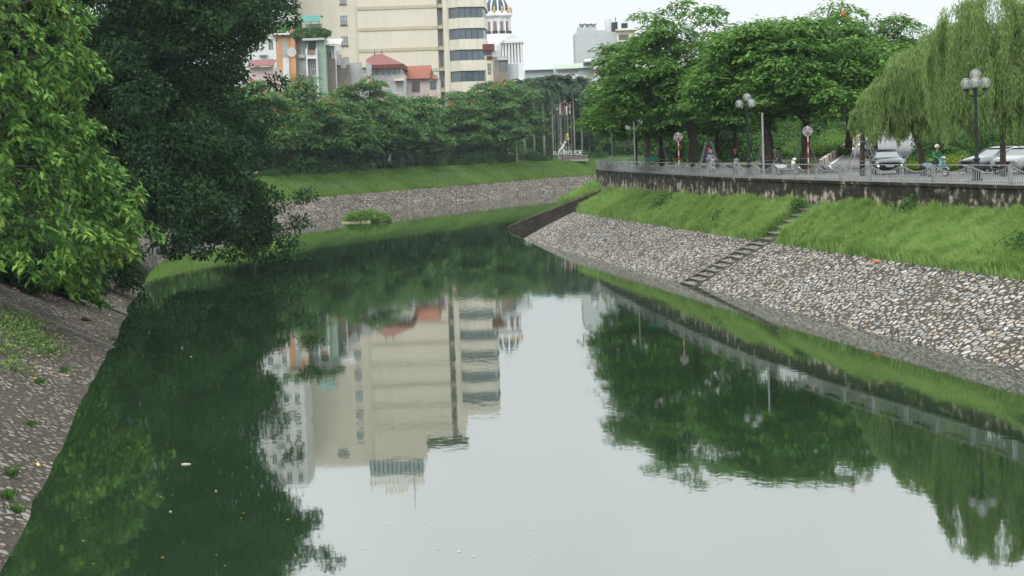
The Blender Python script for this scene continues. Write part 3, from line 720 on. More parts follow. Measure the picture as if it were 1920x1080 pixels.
F(1588,150,'airy poinciana whose thin top stands against the sky left of the willows',13.6,6.3,6,6,106,lean=(.8,0),npad=65,per=260,zlo=6.2,trunk_r=.3)
F(1380,168,'slim poinciana in the second row behind the red capped rider',8.6,5,4,3.6,107,npad=50,per=300,zlo=3.8,trunk_r=.24)
F(1345,176,'slim poinciana in the second row behind the two riders on one scooter',8.2,5,4,3.4,108,npad=45,per=300,zlo=3.6,trunk_r=.22)
F(1640,146,'poinciana far back between the airy crown and the first willow',11.6,5.2,4.5,4.6,109,npad=85,per=320,zlo=3.6,trunk_r=.26)
F(1192,184,'poinciana at the far corner of the promontory behind the two globe lamp',8.2,3.6,3.6,3.5,110,npad=60,per=300,zlo=3.4,trunk_r=.2)

# ---------------- willows
def willow(label, base, domes, seed, trunk_pts, nstr, m=M_will):
    r = np.random.default_rng(seed); random.seed(seed); root = thing('willow_tree', label, 'tree', base, 0, 'weeping willows by the ramp')
    mb = MB(); mb.tube(trunk_pts, [.17,.15,.13,.10,.07][:len(trunk_pts)], 9); tp = Vector(trunk_pts[-1])
    VV = []; 
    for (cx, cy, cz, rx, ry, rz, low, share) in domes:
        c = Vector((cx, cy, cz))
        for _ in range(6):
            a = random.uniform(0, 6.28); limb_mesh(mb, tp, c+Vector((math.cos(a)*rx*.6, math.sin(a)*ry*.6, rz*.55)), .08, .02, 5, sag=.1, wob=.2)
        n = int(nstr*share); a = r.uniform(0, 6.28, n); q = np.sqrt(r.uniform(.0, 1, n)); 
        # groups of strands fall together
        g_ = r.integers(0, max(6, n//16), n); ga = r.uniform(0, 6.28, g_.max()+1); gq = np.sqrt(r.uniform(.02, 1, g_.max()+1)); gl = r.uniform(.55, 1.0, g_.max()+1)
        a = ga[g_] + r.normal(0, .10, n)/np.maximum(.3, gq[g_]); q = np.clip(gq[g_] + r.normal(0, .045, n), 0, 1.05)
        sx_ = cx + np.cos(a)*rx*q; sy_ = cy + np.sin(a)*ry*q; sz_ = cz + rz*np.sqrt(np.maximum(.02, 1-np.minimum(q, 1)**2)) + r.normal(0, .15, n)
        ln = np.maximum(.8, (sz_ - (low + r.uniform(0, .9, n) + (1-gl[g_])*3.0)))*gl[g_]
        m_ = 46; t = (np.arange(m_)+r.uniform(0,1,(n,m_)))/m_; out = .55
        X = sx_[:,None] + np.cos(a)[:,None]*out*np.minimum(1,t*4)*(1-.0*t) + .10*np.sin(t*5+a[:,None]*3) + r.normal(0, .035, (n,m_))
        Y = sy_[:,None] + np.sin(a)[:,None]*out*np.minimum(1,t*4) + .10*np.cos(t*4+a[:,None]*2) + r.normal(0, .035, (n,m_))
        Z = sz_[:,None] + .25*np.sin(np.minimum(1,t*5)*np.pi)*(t<.2) - ln[:,None]*t
        P = np.stack([X,Y,Z], 2).reshape(-1,3); N_ = len(P)
        D = np.stack([r.normal(0,.28,N_), r.normal(0,.28,N_), -np.ones(N_)], 1); VV.append(leaves(P, D, sph(N_), r.uniform(.16,.30,N_), r.uniform(.03,.05,N_)))
    mb.build('trunk', M_bark, root, smooth=True)
    leaf_obj('crown', merge(VV), m, root); return root
wb = gp(1728, 104, 5.4)
willow('weeping willow with a leaning dark trunk, its left skirt falling behind the oncoming car', wb,
   [(-1.35,.5,4.3,1.15,1.6,1.2,1.5,.22),(-.2,.5,5.5,1.5,1.8,1.5,1.9,.28),(1.1,.8,5.6,1.4,1.6,1.9,1.5,.28),(1.7,1.6,7.0,1.3,1.4,1.4,3.0,.14),(.3,-.2,3.4,1.5,1.2,1.6,1.6,.22)], 61, [(.1,0,-.3),(0,0,1.4),(-.45,0,2.6),(-.55,0,3.6),(-.4,.1,5)], 1900)
wb2 = gp(1881, 96, 5.4)
willow('taller weeping willow at the right edge, behind the four globe lamp', wb2,
   [(-1.9,.5,6.4,1.25,1.6,2.7,2.0,.2),(-.1,.8,7.0,1.6,1.8,2.6,2.4,.22),(2.0,1,6.4,1.7,1.8,2.9,1.9,.22),(-1.2,-.2,4.4,1.5,1.3,1.7,1.4,.18),(1.2,-.3,4.2,1.6,1.3,1.8,1.4,.18)], 62, [(0,0,-.3),(0,0,1.6),(.05,0,3.2),(-.1,0,4.6),(-.5,.1,6)], 2700)

# ---------------- the row on the far bank
protoF = []
for i, (hh, rr_, sd) in enumerate([(13.0,7.2,201),(12.2,6.4,202),(14.0,7.0,203)]):
    protoF.append((hh, sd, rr_))
OFFL = {}
def farY(px, off=15):      # depth, in image column px, of the line running off metres behind the far water's edge
    if off not in OFFL: OFFL[off] = [(p.x+nWL[i].x*off, p.y+nWL[i].y*off) for i, p in enumerate(WL)]
    L = OFFL[off]
    for a, b in zip(L, L[1:]):
        if a[1] < 165: continue
        u = []
        for q in (a, b): v = CAM_I @ Vector((q[0], q[1], -2.5)); u.append(960+FPX*v.x/-v.z)
        if min(u) <= px <= max(u): return a[1]+(b[1]-a[1])*(px-u[0])/(u[1]-u[0])
    return 176+px*.07 if px < 300 else 400
GF = 'poinciana trees in the row along the far bank'
specs = [ # px, top y, radius, seed, flowers, label
 (470,150,6.4,1,46,'far bank poinciana half hidden by the dark fig tree, speckled with orange blossom'),
 (545,140,6.8,0,60,'far bank poinciana with the most orange blossom, below the orange striped house'),
 (622,178,5.4,1,6,'low far bank poinciana between the blossoming one and the dome shaped one'),
 (690,136,6.6,2,24,'rounded far bank poinciana in front of the red hipped roof'),
 (760,172,6.0,0,6,'far bank poinciana below the pink house with the orange roof'),
 (835,168,6.6,1,9,'far bank poinciana below the left edge of the bay windows of the hotel'),
 (905,150,6.8,2,9,'far bank poinciana below the right corner of the beige hotel'),
 (950,138,6.4,0,8,'last poinciana of the far bank row, left of the royal palms')]
made = {}
for px, ty, rad, k_, fl, lab in specs:
    Y = farY(px, 15); b0 = gp(px, Y, 5.3); h = at(px, ty, Y).z - 5.3
    made[px] = flame_tree('poinciana_tree', lab, 'tree', b0, h, rad*1.1, rad*.85, h*.32, 210+px, npad=85, per=240, L=.62, W=.26, rpad=1.7, mleaf=M_flamf, flowers=fl, trunk_r=.24, group=GF, zlo=h*.30, hollow=.3, flat=.55, droop=.7)
# second, darker row behind closes the gaps between the trunks
for j, (px, ty, lab) in enumerate([(300,150,'dark tree on the far bank hidden behind the left side of the fig tree'),(350,165,'dark tree on the far bank hidden behind the middle of the fig tree'),(400,170,'dark tree on the far bank hidden behind the right side of the fig tree'),(450,175,'dark tree just behind the right edge of the fig tree'),(500,190,'dark tree behind the blossoming poincianas at the left end of the far row'),(590,200,'dark tree in the shade behind the parked white cars'),(660,205,'dark tree behind the rounded poinciana of the far row'),(725,200,'dark tree behind the gap under the pink house'),
      (800,205,'dark tree behind the far row, below the blank hotel wall'),(870,200,'dark tree behind the far row, below the hotel bays'),(940,195,'dark tree behind the last far bank poinciana'),(1005,170,'dark tree behind the tallest palm trunk'),(1075,185,'dark tree behind the flagpoles'),(1120,190,'dark tree between the palms and the promontory'),(1165,215,'dark tree seen low behind the far corner of the railing')]):
    Y = farY(px, 23); b0 = gp(px, Y, 5.3); h = at(px, ty, Y).z-5.3; rr = random.Random(300+j)
    bl = [(rr.uniform(-5.5,5.5), rr.uniform(-3,3), rr.uniform(.6,h-1.2), rr.uniform(1.3,2.3), rr.uniform(1.3,2), rr.uniform(1.0,1.7)) for _ in range(34)]
    blob_tree('background_tree', lab, 'tree', b0, bl, 330, .55, .30, 300+j, M_flamf, trunk=[((0,0,-.3),(.4,0,h*.6),.25,.12)], group='dark trees behind the far row', shell=.45)

# royal palms
def palm(label, base, h, seed, fr=20, L=3.4, r0=.30, name='royal_palm', cat='palm', group='royal palms at the bend', m=None, rise=.7):
    r = np.random.default_rng(seed); root = thing(name, label, cat, base, 0, group); mb = MB()
    mb.tube([(0,0,-.3),(0,0,h*.3),(0,0,h*.7),(0,0,h)], [r0,r0*.9,r0*.75,r0*.5], 10); mb.build('trunk', M_palmt, root, smooth=True)
    VV = []
    for i in range(fr):
        a = r.uniform(0, 6.28); up = r.uniform(-.25, 1.1)*rise; l = L*r.uniform(.8, 1.1); m_ = 44; t = np.linspace(.06, 1, m_)
        hx = l*np.sin(t*1.25)/1.25*math.cos(up*.5); z = h + l*(up*t*1.25 - .72*t*t)
        P = np.stack([np.cos(a)*hx, np.sin(a)*hx, z], 1)
        tang = np.gradient(P, axis=0); sd = np.array([-math.sin(a), math.cos(a), 0.])
        for s_ in (-1, 1):
            D = tang/np.linalg.norm(tang, axis=1, keepdims=True)*.7 + sd*s_ + np.array([0,0,-.45]) + r.normal(0, .15, (m_,3))
            VV.append(leaves(P, D, np.cross(D, tang)+r.normal(0,.1,(m_,3)), (.75*np.sin(np.pi*np.clip(t*.9+.08,0,1))+.12), .19))
    leaf_obj('fronds', merge(VV), m or M_palm, root); return root
PT = [(975,152,0),(995,146,0),(1012,150,0),(1030,143,0),(1046,146,0),(1060,138,0),(1072,147,0),(1087,144,0),(1099,150,0),(985,150,'palm'),(1003,158,0),(1021,140,0),(1038,150,0),(1052,139,0),(1066,152,0),(1078,141,0),(1092,156,0),(1106,165,0)]
PL = ['royal palm in the second rank, %s' % w for w in ('behind the last poinciana of the far row','left of the pale bare palm trunk','directly behind the pale bare palm trunk','right behind the left end of the letter sign','behind the left flagpoles','behind the red flag','behind the rightmost flags','right of all the flagpoles','nearest the promontory crowns')] + ['royal palm at the left end of the palm group, beside the last poinciana','royal palm with a short crown, second from the left in the palm group','royal palm with the clearly visible pale bare trunk','royal palm just right of the pale bare palm trunk','royal palm above the flagpoles, left of the tallest ones','royal palm directly behind the middle flagpoles','tallest royal palm above the right flagpoles','royal palm at the right side of the palm group','royal palm half hidden by the promontory trees']
pp = []
for i, ((px, ty, _), lab) in enumerate(zip(PT, PL)):
    Y = farY(px, (24 if i < 9 else 17 if i != 11 else 14) + (i % 3)*2); b0 = gp(px, Y, 5.3); h = at(px, ty, Y).z-5.3-1.4; palm(lab, b0, h, 400+i, fr=40, L=4.3, r0=.25 if i == 11 else .17)
# low feather palms and shrubs under the row
UL = [(590,295,1.6,0),(640,285,1.8,1),(668,300,1.3,0),(700,282,2.0,1),(728,292,1.5,0),(752,280,2.2,1),(775,292,1.6,1),(800,288,1.7,0),(822,292,1.5,1),(845,283,1.9,0),(868,288,1.6,1),(892,280,2.1,0),(915,288,1.5,1),(938,286,1.6,0),(958,289,1.3,0),(1000,285,1.5,0),(1012,286,1.2,2),(1027,297,.5,2),(1104,290,.6,2),(1114,293,.7,2),(1126,290,1.0,0)]
UW = ['under the gap beside the white cars','left of the tall drooping bush','','with a golden tinge in the middle of the row','','with long arching fronds below the pink house','','','','','','','','','','','','','','','']
for i, (px, py, s, k_) in enumerate(UL):
    Y = farY(px, 13.2); b0 = gp(px, Y, 5.15)
    w = ['left','middle','right'][0 if px < 700 else 1 if px < 860 else 2]
    if k_ == 1: palm('low feather palm under the far row, %s of the row' % ['third from the left','fifth from the left','leftmost','fourth from the left','second from the left'][i % 5] if False else 'low bushy feather palm growing under the far bank trees', b0, 1.2*s, 500+i, fr=16, L=2.0*s**.5, r0=.1, name='feather_palm', group='feather palms under the far bank trees', rise=1.2)
    else:
        lab = {0:'rounded green shrub growing under the far bank trees', 2:'dense shrub beside the white letter sign at the bend'}[k_]
        shrub('shrub', lab, tuple(b0), s*1.25, 520+i, M_shrub, per=170, L=.30, W=.18, nb=10, group={0:'shrubs under the far bank trees', 2:'shrubs around the letter sign'}[k_], sx=1.3)
# clipped hedge at the head of the far grass bank
for i, px in enumerate([498,520,543,565,590,614,640,668]):
    Y = farY(px, 11.6); b0 = gp(px, Y, 5.0)
    shrub('hedge_bush', 'low dark hedge bush in front of the parked white cars on the far bank', tuple(b0), 1.15, 560+i, M_shrub, per=210, L=.2, W=.13, nb=12, group='low hedge bushes on the far bank', sx=1.6, sz=.7)
# ---------------- greenery behind the promontory and along the ramp
BG = [(1150,385,200,9,'behind the far corner of the promontory railing'),(1200,390,195,9,'behind the red trunked poinciana'),(1260,396,195,9,'behind the left round sign'),(1320,205,190,10,'behind the double trunked poinciana'),(1385,212,205,10,'behind the red capped rider'),(1450,222,218,11,'behind the tall white pole'),
      (1530,225,210,12,'behind the right round sign, left of the ramp'),(1590,235,215,12,'above the red and white kerb'),(1650,238,195,12,'beyond the top of the ramp'),(1745,240,60,15,'behind the left willow'),(1830,235,40,16,'behind the four globe lamp'),(1910,230,30,17,'behind the taller willow at the right edge')]
for j, (px, Y, ty, _, lab) in enumerate(BG):
    b0 = gp(px, Y, 5.3); h = at(px, ty, Y).z-5.3; rr = random.Random(700+j); nb = int(20+h*1.8)
    bl = [(rr.uniform(-6,6), rr.uniform(-3,3), rr.uniform(.5,h-1), rr.uniform(1.2,2.2), rr.uniform(1.2,2), rr.uniform(.9,1.6)) for _ in range(nb)]
    blob_tree('background_tree', 'bushy background tree '+lab, 'tree', b0, bl, 360, .45, .24, 700+j, M_shrub if j % 2 else M_flamf, trunk=[((0,0,-.3),(.4,0,h*.6),.22,.1)], group='background trees behind the promontory', shell=.45)
# ---------------- grass on the banks (nobody could count it)
def blades(name, A, B, n, hgt, wid, seed, m, lean=(0,-.5,0), t0=-.02, t1=1.0, label=None, thin=None, ymin=None):
    r = np.random.default_rng(seed); A = np.array([tuple(p) for p in A]); B = np.array([tuple(p) for p in B])
    s = r.uniform(0, len(A)-1.001, n); i = s.astype(int); f = (s-i)[:, None]; a = A[i]*(1-f)+A[i+1]*f; b = B[i]*(1-f)+B[i+1]*f
    t = r.uniform(t0, t1, n)[:, None]; P = a*(1-t)+b*t
    x, y = P[:, 0], P[:, 1]
    nz = (np.sin(x*.9+1.3*np.sin(y*.45))+np.sin(y*.7+2.1*np.sin(x*.6+y*.13))+np.sin(x*2.3-y*1.9)*.6+np.sin(y*2.9+x*1.1)*.5)/3.1
    fz = (np.sin(x*5.1+y*1.3)*np.sin(y*3.7-x*2.2)+np.sin(x*8.3-y*6.1+2*np.sin(y*1.1)))*.5; h = hgt*(.62+.38*nz+.22*fz+r.uniform(-.28, .45, n)); h = np.maximum(h, hgt*.18)
    if thin is not None: keep = r.uniform(0, 1, n) < thin(P, nz); P, h, nz = P[keep], h[keep], nz[keep]; n = len(P); x, y = P[:,0], P[:,1]
    sw = np.sin(x*.35+y*.22)+np.sin(y*.5-x*.2)*.7
    d = np.stack([lean[0]+.35*sw, lean[1]+.30*np.cos(x*.4+y*.3), np.full(n, .0)], 1) + r.normal(0, .32, (n, 3))*np.array([1,1,0])
    ln = unit(d); bendamt = r.uniform(.35, 1.15, n)[:, None]
    side = np.stack([r.normal(0,1,n), r.normal(0,1,n)*.4, np.zeros(n)], 1); side = unit(side)*wid*r.uniform(.6,1.3,n)[:, None]
    up = np.array([0,0,1.0]); H = h[:, None]
    p1 = P + up*H*.55 + ln*H*.22*bendamt; p2 = P + up*H*(.95-.38*bendamt) + ln*H*.85*bendamt
    P0 = P - up*.06
    V = np.empty((n, 5, 3)); V[:,0] = P0-side*.5; V[:,1] = P0+side*.5; V[:,2] = p1+side*.4; V[:,3] = p1-side*.4; V[:,4] = p2
    V = V.reshape(-1,3); base = np.arange(n)[:, None]*5
    quads = base + np.array([[0,1,2,3]]); tri = base + np.array([[3,2,4]])
    me = bpy.data.meshes.new(name); me.vertices.add(len(V)); me.vertices.foreach_set('co', V.astype(np.float32).ravel())
    li = np.concatenate([quads, tri], 1).astype(np.int32); me.loops.add(n*7); me.loops.foreach_set('vertex_index', li.ravel())
    me.polygons.add(n*2); st = np.empty((n,2), np.int32); st[:,0] = np.arange(n)*7; st[:,1] = np.arange(n)*7+4; me.polygons.foreach_set('loop_start', st.ravel())
    try: me.polygons.foreach_set('loop_total', np.tile(np.array([4,3], np.int32), n))
    except Exception: pass
    me.update(calc_edges=True)
    o = link(name, me, m); return tag(o, label, 'grass', kind='stuff')
M_grass = leaf_mat('bank_grass', (.090,.170,.042), (.165,.280,.072), (.28,.40,.13), trans=.36, clump=.55, spec=.1, straw=(.36,.34,.14))
M_grassf = leaf_mat('far_grass', (.075,.155,.034), (.12,.22,.05), (.18,.285,.075), trans=.35, clump=.25, spec=.08, straw=(.25,.24,.10))
def near_thin(P, nz):      # bare soil strip at the foot of the wall, and the stairs kept clear
    cx, cy = GR_A[0], 0
    nz2 = np.sin(P[:,1]*1.7)*.5+np.sin(P[:,1]*.63+1)*.5; d = np.abs((P[:,1]-100.2) - (P[:,0]-9.72)*.16)
    k = np.where(d < 1.35, 0.0, 1.0); bare = (P[:,2] > 3.75) & (nz < .15); pt = np.sin(P[:,0]*1.9+P[:,1]*.8)*np.sin(P[:,1]*1.1-P[:,0]*.7+2); k = np.where(pt > .86, k*.3, k); k = np.where(bare & (P[:,1] > 84), k*.35, k)
    k = np.where(P[:,2] < 2.33+.16*nz2, k*.12, k); k = np.where((P[:,1] > 150) & (P[:,2] > 2.9), k*.25, k)
    return k
# only the visible stretch
vis = [i for i, p in enumerate(GR_A) if p.y > 46]; gA, gB = GR_A[vis[0]:], GR_B[vis[0]:]
blades('grass', gA, gB, 330000, .66, .026, 31, M_grass, lean=(-.55,-.45,0), t1=.97, label='lush bright green grass on the slope under the right wall', thin=near_thin)
gfA, gfB = GF_A[:40], GF_B[:40]
blades('grass', gfA, gfB, 22000, 1.0, .06, 32, M_grass, lean=(-.5,-.4,0), label='tall grass clump on the tip beyond the drain mouth')
glA, glB = GL_A[:150], GL_B[:150]
blades('grass', glA, glB, 200000, .42, .11, 33, M_grassf, lean=(.5,-.6,0), t1=1.02, label='green grass slope of the far bank above the stones')
gl2 = [p+Vector((0,0,0)) for p in LT[i0:i0+150]]; gl3 = LT2[i0:i0+150]
blades('grass', gl2, gl3, 30000, .30, .09, 34, M_grassf, lean=(.3,-.6,0), t1=1.5, label='short grass along the head of the far bank')

# broad leaved weeds among the grass
for i, (y_, t_, s_, n_) in enumerate([(128,.45,.9,420),(96,.75,.5,180),(70,.35,.6,240),(82,.85,.5,180),(112,.25,.45,160),(63,.7,.6,220)]):
    k = min(range(len(GR_A)), key=lambda q: abs(GR_A[q].y-y_)); c = GR_A[k].lerp(GR_B[k], t_); r = np.random.default_rng(950+i)
    u = r.normal(0,1,(n_,2)); P = np.stack([c.x+u[:,0]*s_*.45, c.y+u[:,1]*s_*1.1, c.z+u[:,0]*s_*.2+r.uniform(.35,.75,n_)],1)
    o = leaf_obj('weed_patch', leaves(P, sph(n_)+[0,0,.2], sph(n_)*.6+[0,-.2,1], r.uniform(.12,.24,n_), r.uniform(.08,.14,n_)), M_shrub)
    tag(o, 'patch of darker broad leaved weeds growing in the grass of the right bank', 'weeds', kind='stuff')
# ================================================================== BUILDINGS BEYOND THE TREES
M_glass = pm('dark_glass', (.085,.115,.13), (.06,.085,.10), scale=.4, rough=.12, spec=.8)
M_glassl = pm('pale_glass', (.30,.36,.37), (.18,.23,.25), scale=.5, rough=.15, spec=.8)
M_cream = pm('cream_render', (.53,.495,.41), (.495,.46,.38), scale=.9, stretch=(1,1,.10), lo=.32, hi=.62, rough=.85, bump=.05, bscale=2)
M_cream2 = pm('cream_render_light', (.56,.53,.45), (.48,.45,.375), scale=1.2, stretch=(1,1,.2), rough=.85)
M_olive = pm('olive_band', (.40,.365,.28), (.36,.325,.245), scale=.3, rough=.85)
M_frame = pm('white_frame', (.66,.66,.64), (.50,.50,.48), scale=1.5, rough=.6)
M_frameb = pm('brown_frame', (.16,.11,.09), (.10,.07,.06), scale=1.5, rough=.6)
M_metald = pm('dark_metal', (.05,.055,.055), (.03,.033,.033), scale=3, rough=.45, metal=.4)
M_gold = pm('gold_paint', (.58,.40,.12), (.40,.26,.07), scale=2, rough=.4, metal=.5)
def Xs(px, Y, z=30): return gx(px, Y, z)
def Zp(px, py, Y): return at(px, py, Y).z
def text_mesh(name, s, size, m, parent, loc, depth=.12, rz=0):
    cu = bpy.data.curves.new(name, 'FONT'); cu.body = s; cu.size = size; cu.extrude = depth/2; cu.align_x = 'CENTER'
    t = bpy.data.objects.new(name+'_t', cu); COL.objects.link(t); bpy.context.view_layer.update()
    me = bpy.data.meshes.new_from_object(t); bpy.data.objects.remove(t); me.name = name; me.materials.clear()
    me.transform(Matrix.Rotation(R(90), 4, 'X')); o = link(name, me, m, parent); o.location = loc; o.rotation_euler = (0,0,rz); return o
def window(parent, x0, x1, z0, z1, y, mf=None, mg=None, name='window', bars=1, hb=0, fw=.09, sill=False):
    """window standing 3 cm proud of the wall plane y (wall faces the river, -y): frame with its pane as a child"""
    mb = MB(); yo = y-.06
    mb.box(x0,x0+fw,yo,y,z0,z1); mb.box(x1-fw,x1,yo,y,z0,z1); mb.box(x0+fw,x1-fw,yo,y,z1-fw,z1); mb.box(x0+fw,x1-fw,yo,y,z0,z0+fw)
    for k in range(bars): c = x0+(x1-x0)*(k+1)/(bars+1); mb.box(c-fw*.35,c+fw*.35,yo+.01,y,z0+fw,z1-fw)
    for k in range(hb): c = z0+(z1-z0)*(k+1)/(hb+1); mb.box(x0+fw,x1-fw,yo+.013,y-.003,c-fw*.3,c+fw*.3)
    if sill: mb.box(x0-.15,x1+.15,y-.22,y,z0-.18,z0-.003)
    f = mb.build(name, mf or M_frame, parent)
    p = MB(); p.box(x0+fw*.5,x1-fw*.5,y-.028,y-.004,z0+fw*.5,z1-fw*.5); p.build('pane', mg or M_glass, f); return f

# ---- the beige hotel
Y = 412.0; H = thing('hotel', 'tall beige hotel with a blank banded wall and dark bay windows at its corner', 'building', (Xs(740,Y,5), Y, 5.2))
ox, oz = H.location.x, 5.2
def hx(px): return Xs(px, Y, 35)-ox
def hz(px, py): return Zp(px, py, Y)-oz
def mbx(x0, x1, y0, y1, z0, z1): mb = MB(); mb.box(x0,x1,y0,y1,z0,z1); return mb
xa, xb, xc, xd, xe = hx(548), hx(671), hx(820), hx(831), hx(842)
FL = (hz(800,11)-hz(800,130))/3.0; zb0 = hz(800,130); 
z_of_ref = lambda yr, px: (yr - (279+.0347*(960-px)))/8.5 - 7.7 - 5.2
topA, topB, topC = 50.2, 49.0, 43.5
zl = z_of_ref(882, 600); zt = z_of_ref(826, 800); zbay = z_of_ref(778, 890)
mbx(xa, xb, .6, 22, 0, zl).build('wall', M_cream, H)
mbx(xb, hx(770), 0, 22, 0, zl-1.2).build('wall', M_cream, H)
mbx(hx(770)+.003, xc, 0.004, 22, 0, zt).build('wall', M_cream, H)
mbx(xc, xd, 1.3, 22, 0, zt-.5).build('wall', M_olive, H)
mbx(xd, xe+.4, -.4, 22, 0, zt-.6).build('pilaster', M_cream2, H)
nfl = int((zt-2)/FL)
for k in range(-3, nfl+1):
    z = zb0 + (k)*FL
    if z < 3 or z > zt-1: continue
    mbx(xb+.05, xc-.02, -.16, -.003, z-.45, z+.25).build('floor_band', M_olive, H)
    mbx(xc+.01, xd-.01, .2, 1.29, z-.45, z+.25).build('floor_band', M_olive, H)
    window(H, xc+.25, xd-.2, z+.5, z+FL-.7, 1.3, mf=M_olive, name='slot_window', bars=0)
# window column
wz0 = hz(645, 46.5)
for k in range(-3, 9):
    z = wz0 + k*FL*.985
    if 3 < z < zl-4: window(H, hx(639), hx(651), z, z+2.0, .6, mf=M_frameb, mg=M_glassl, bars=1, fw=.12, sill=True)
window(H, hx(600), hx(622), zl-4, zl-2.2, .6, mf=M_olive, name='louvre', bars=0, hb=4)
# bay with strip windows, plan polygon
bx0, bx1, bx2 = xe, hx(862), hx(908)
bay = [(bx0, 4), (bx0, -1.2), (bx1, -3.6), (bx2, -2.4), (bx2+.6, 6), (bx2+.6, 20), (bx0, 20)]
zwin0 = hz(875, 154)
def inset(P, d):
    return [(bx0+.0, 4), (bx0+.05, P[1][1]+d), (bx1+.02, P[2][1]+d), (bx2-d*.8, P[3][1]+d), (bx2+.6-d, 6), (bx2+.6-d, 20-d), (bx0, 20-d)]
k = -3; zs = []
while zwin0+k*FL < zbay-3:
    z = zwin0+k*FL
    if z > 2: zs.append(z)
    k += 1
prev = 0
for z in zs + [None]:
    z1_ = z if z else zbay
    mb = MB(); mb.prism(bay, prev, z1_); mb.build('bay_spandrel', M_cream2, H)
    if z:
        f = MB(); f.prism(inset(bay, .35), z+.003, z+2.35-.003); gl_ = f.build('bay_window', M_glass, H)
        fr = MB(); fm = inset(bay, .22)
        for (a, b_, ns_) in ((fm[1], fm[2], 1), (fm[2], fm[3], 4), (fm[3], fm[4], 2)):
            for q in range(ns_+1):
                t = q/ns_; x_ = a[0]+(b_[0]-a[0])*t; y_ = a[1]+(b_[1]-a[1])*t; fr.box(x_-.035,x_+.035,y_-.035,y_+.035,z+.01,z+2.34)
        fr.prism(inset(bay, .30), z+2.20, z+2.343); fr.build('mullions', M_metald, gl_); prev = z+2.35
# terrace, roof restaurant, parapet rail and the letters on the roof
mb = mbx(hx(770), hx(838), 3, 18, zt, zt+.5); mb.build('terrace_slab', M_cream2, H)
sh = MB()
for i in range(9): sh.ball((hx(776)+i*.95, 2.0+.3*(i%2), zt+.9), .8, 8, (1,.8,.7))
P = np.concatenate([sph(500)*[.9,.7,.8]+[hx(776)+i*.95, 1.8, zt+1.3] for i in range(9)])
leaf_obj('terrace_plants', leaves(P, sph(len(P)), sph(len(P)), .5, .3), M_shrub, H)
x0, x1 = hx(672-12), hx(762); z0, z1 = zl-1.15, zl+3.3-1.2
mbx(x0, x1, .3, 16, z1, z1+.35).build('roof', M_cream2, H)
mbx(x0, x1, .5, 15.5, z0-.0, z1).build('glazed_floor', M_glassl, H)
for i in range(13): x_ = x0+.1+(x1-x0-.2)*i/12; mbx(x_-.09,x_+.09,.36,.49,z0,z1).build('glazing_bar', M_metald, H)
mb = MB()
for i in range(15): x_ = x0+.2+(x1-x0-.4)*i/14; mb.tube([(x_,.7,z1+.35),(x_,.7,z1+2.4+(1.5 if i%4==0 else 0))], .07, 5)
for zz in (1.0, 1.7, 2.4): mb.box(x0+.2,x1-.2,.66,.74,z1+zz,z1+zz+.06)
mb.build('sign_frame', M_frame, H)
text_mesh('sign_letters', 'RIVERSIDE HANOI', 1.55, M_gold, H, ((x0+x1)/2, .55, z1+1.2))
text_mesh('sign_letters', 'HOTEL', 1.7, M_gold, H, ((x0+x1)/2, .55, z1+2.9))
mb = MB(); mb.tube([(hx(742),4,z1+.3),(hx(742),4,z1+9)], [.1,.04], 6); mb.build('mast', M_metald, H)

# ---- generic small house
def house(name, label, px0, px1, pyt, Y, m, d=12, cat='house', dz=0):
    Y = Y+18 if Y < 330 else Y
    x0, x1 = Xs(px0, Y, 25), Xs(px1, Y, 25); o = thing(name, label, cat, ((x0+x1)/2, Y, 5.29)); w = x1-x0
    zt = Zp((px0+px1)/2, pyt, Y)-5.29+dz; mb = MB(); mb.box(-w/2, w/2, 0, d, 0, zt); mb.build('wall', m, o)
    o['_w'] = w; return o, w, zt, lambda px, Y=Y: Xs(px, Y, 25)-(x0+x1)/2, lambda px, py, Y=Y: Zp(px, py, Y)-5.29
def cb(o, x0, x1, y0, y1, z0, z1, nm, m): mb = MB(); mb.box(x0,x1,y0,y1,z0,z1); return mb.build(nm, m, o)
M_orange = pm('orange_render', (.46,.27,.15), (.40,.225,.12), scale=.5, rough=.85)
M_whiter = pm('white_render', (.56,.57,.56), (.44,.45,.44), scale=.5, rough=.85)
M_greyr = pm('grey_render', (.42,.43,.43), (.33,.34,.34), scale=.5, rough=.85)
M_green = pm('mint_render', (.29,.37,.30), (.22,.295,.24), scale=.4, rough=.85)
M_pink = pm('pink_render', (.50,.41,.39), (.43,.35,.335), scale=.5, rough=.85)
M_redroof = pm('red_sheet_roof', (.15,.045,.038), (.115,.038,.033), scale=1, rough=.6, stretch=(6,.5,1))
M_tile = pm('orange_tile_roof', (.21,.08,.052), (.16,.062,.042), scale=1.5, rough=.8, stretch=(4,1,4))
M_brown = pm('brown_concrete', (.23,.20,.17), (.15,.13,.11), scale=.6, rough=.9)
M_teal = pm('teal_awning', (.04,.16,.14), (.03,.12,.105), scale=1, rough=.6)
M_yell = pm('yellow_render', (.62,.56,.42), (.54,.48,.35), scale=.6, rough=.85)
M_gblock = pm('cement_wall', (.40,.43,.43), (.34,.365,.37), scale=.25, rough=.9, lo=.3, hi=.75)
# grey-white apartment block far left
o, w, zt, X, Z = house('apartment_block', 'tall grey white apartment block mostly hidden behind the dark fig, left of the hotel', 462, 545, -200, 395, M_whiter, 14, 'building')
for k in range(0, 13):
    for c in (478, 505, 526): 
        z = 8+k*4.2
        if z < zt-3: window(o, X(c), X(c+11), z, z+2.4, 0, mg=M_glass, bars=1)
    cb(o, X(488), X(503), -1.3, -.003, 6.9+k*4.2, 7.1+k*4.2, 'balcony', M_greyr)
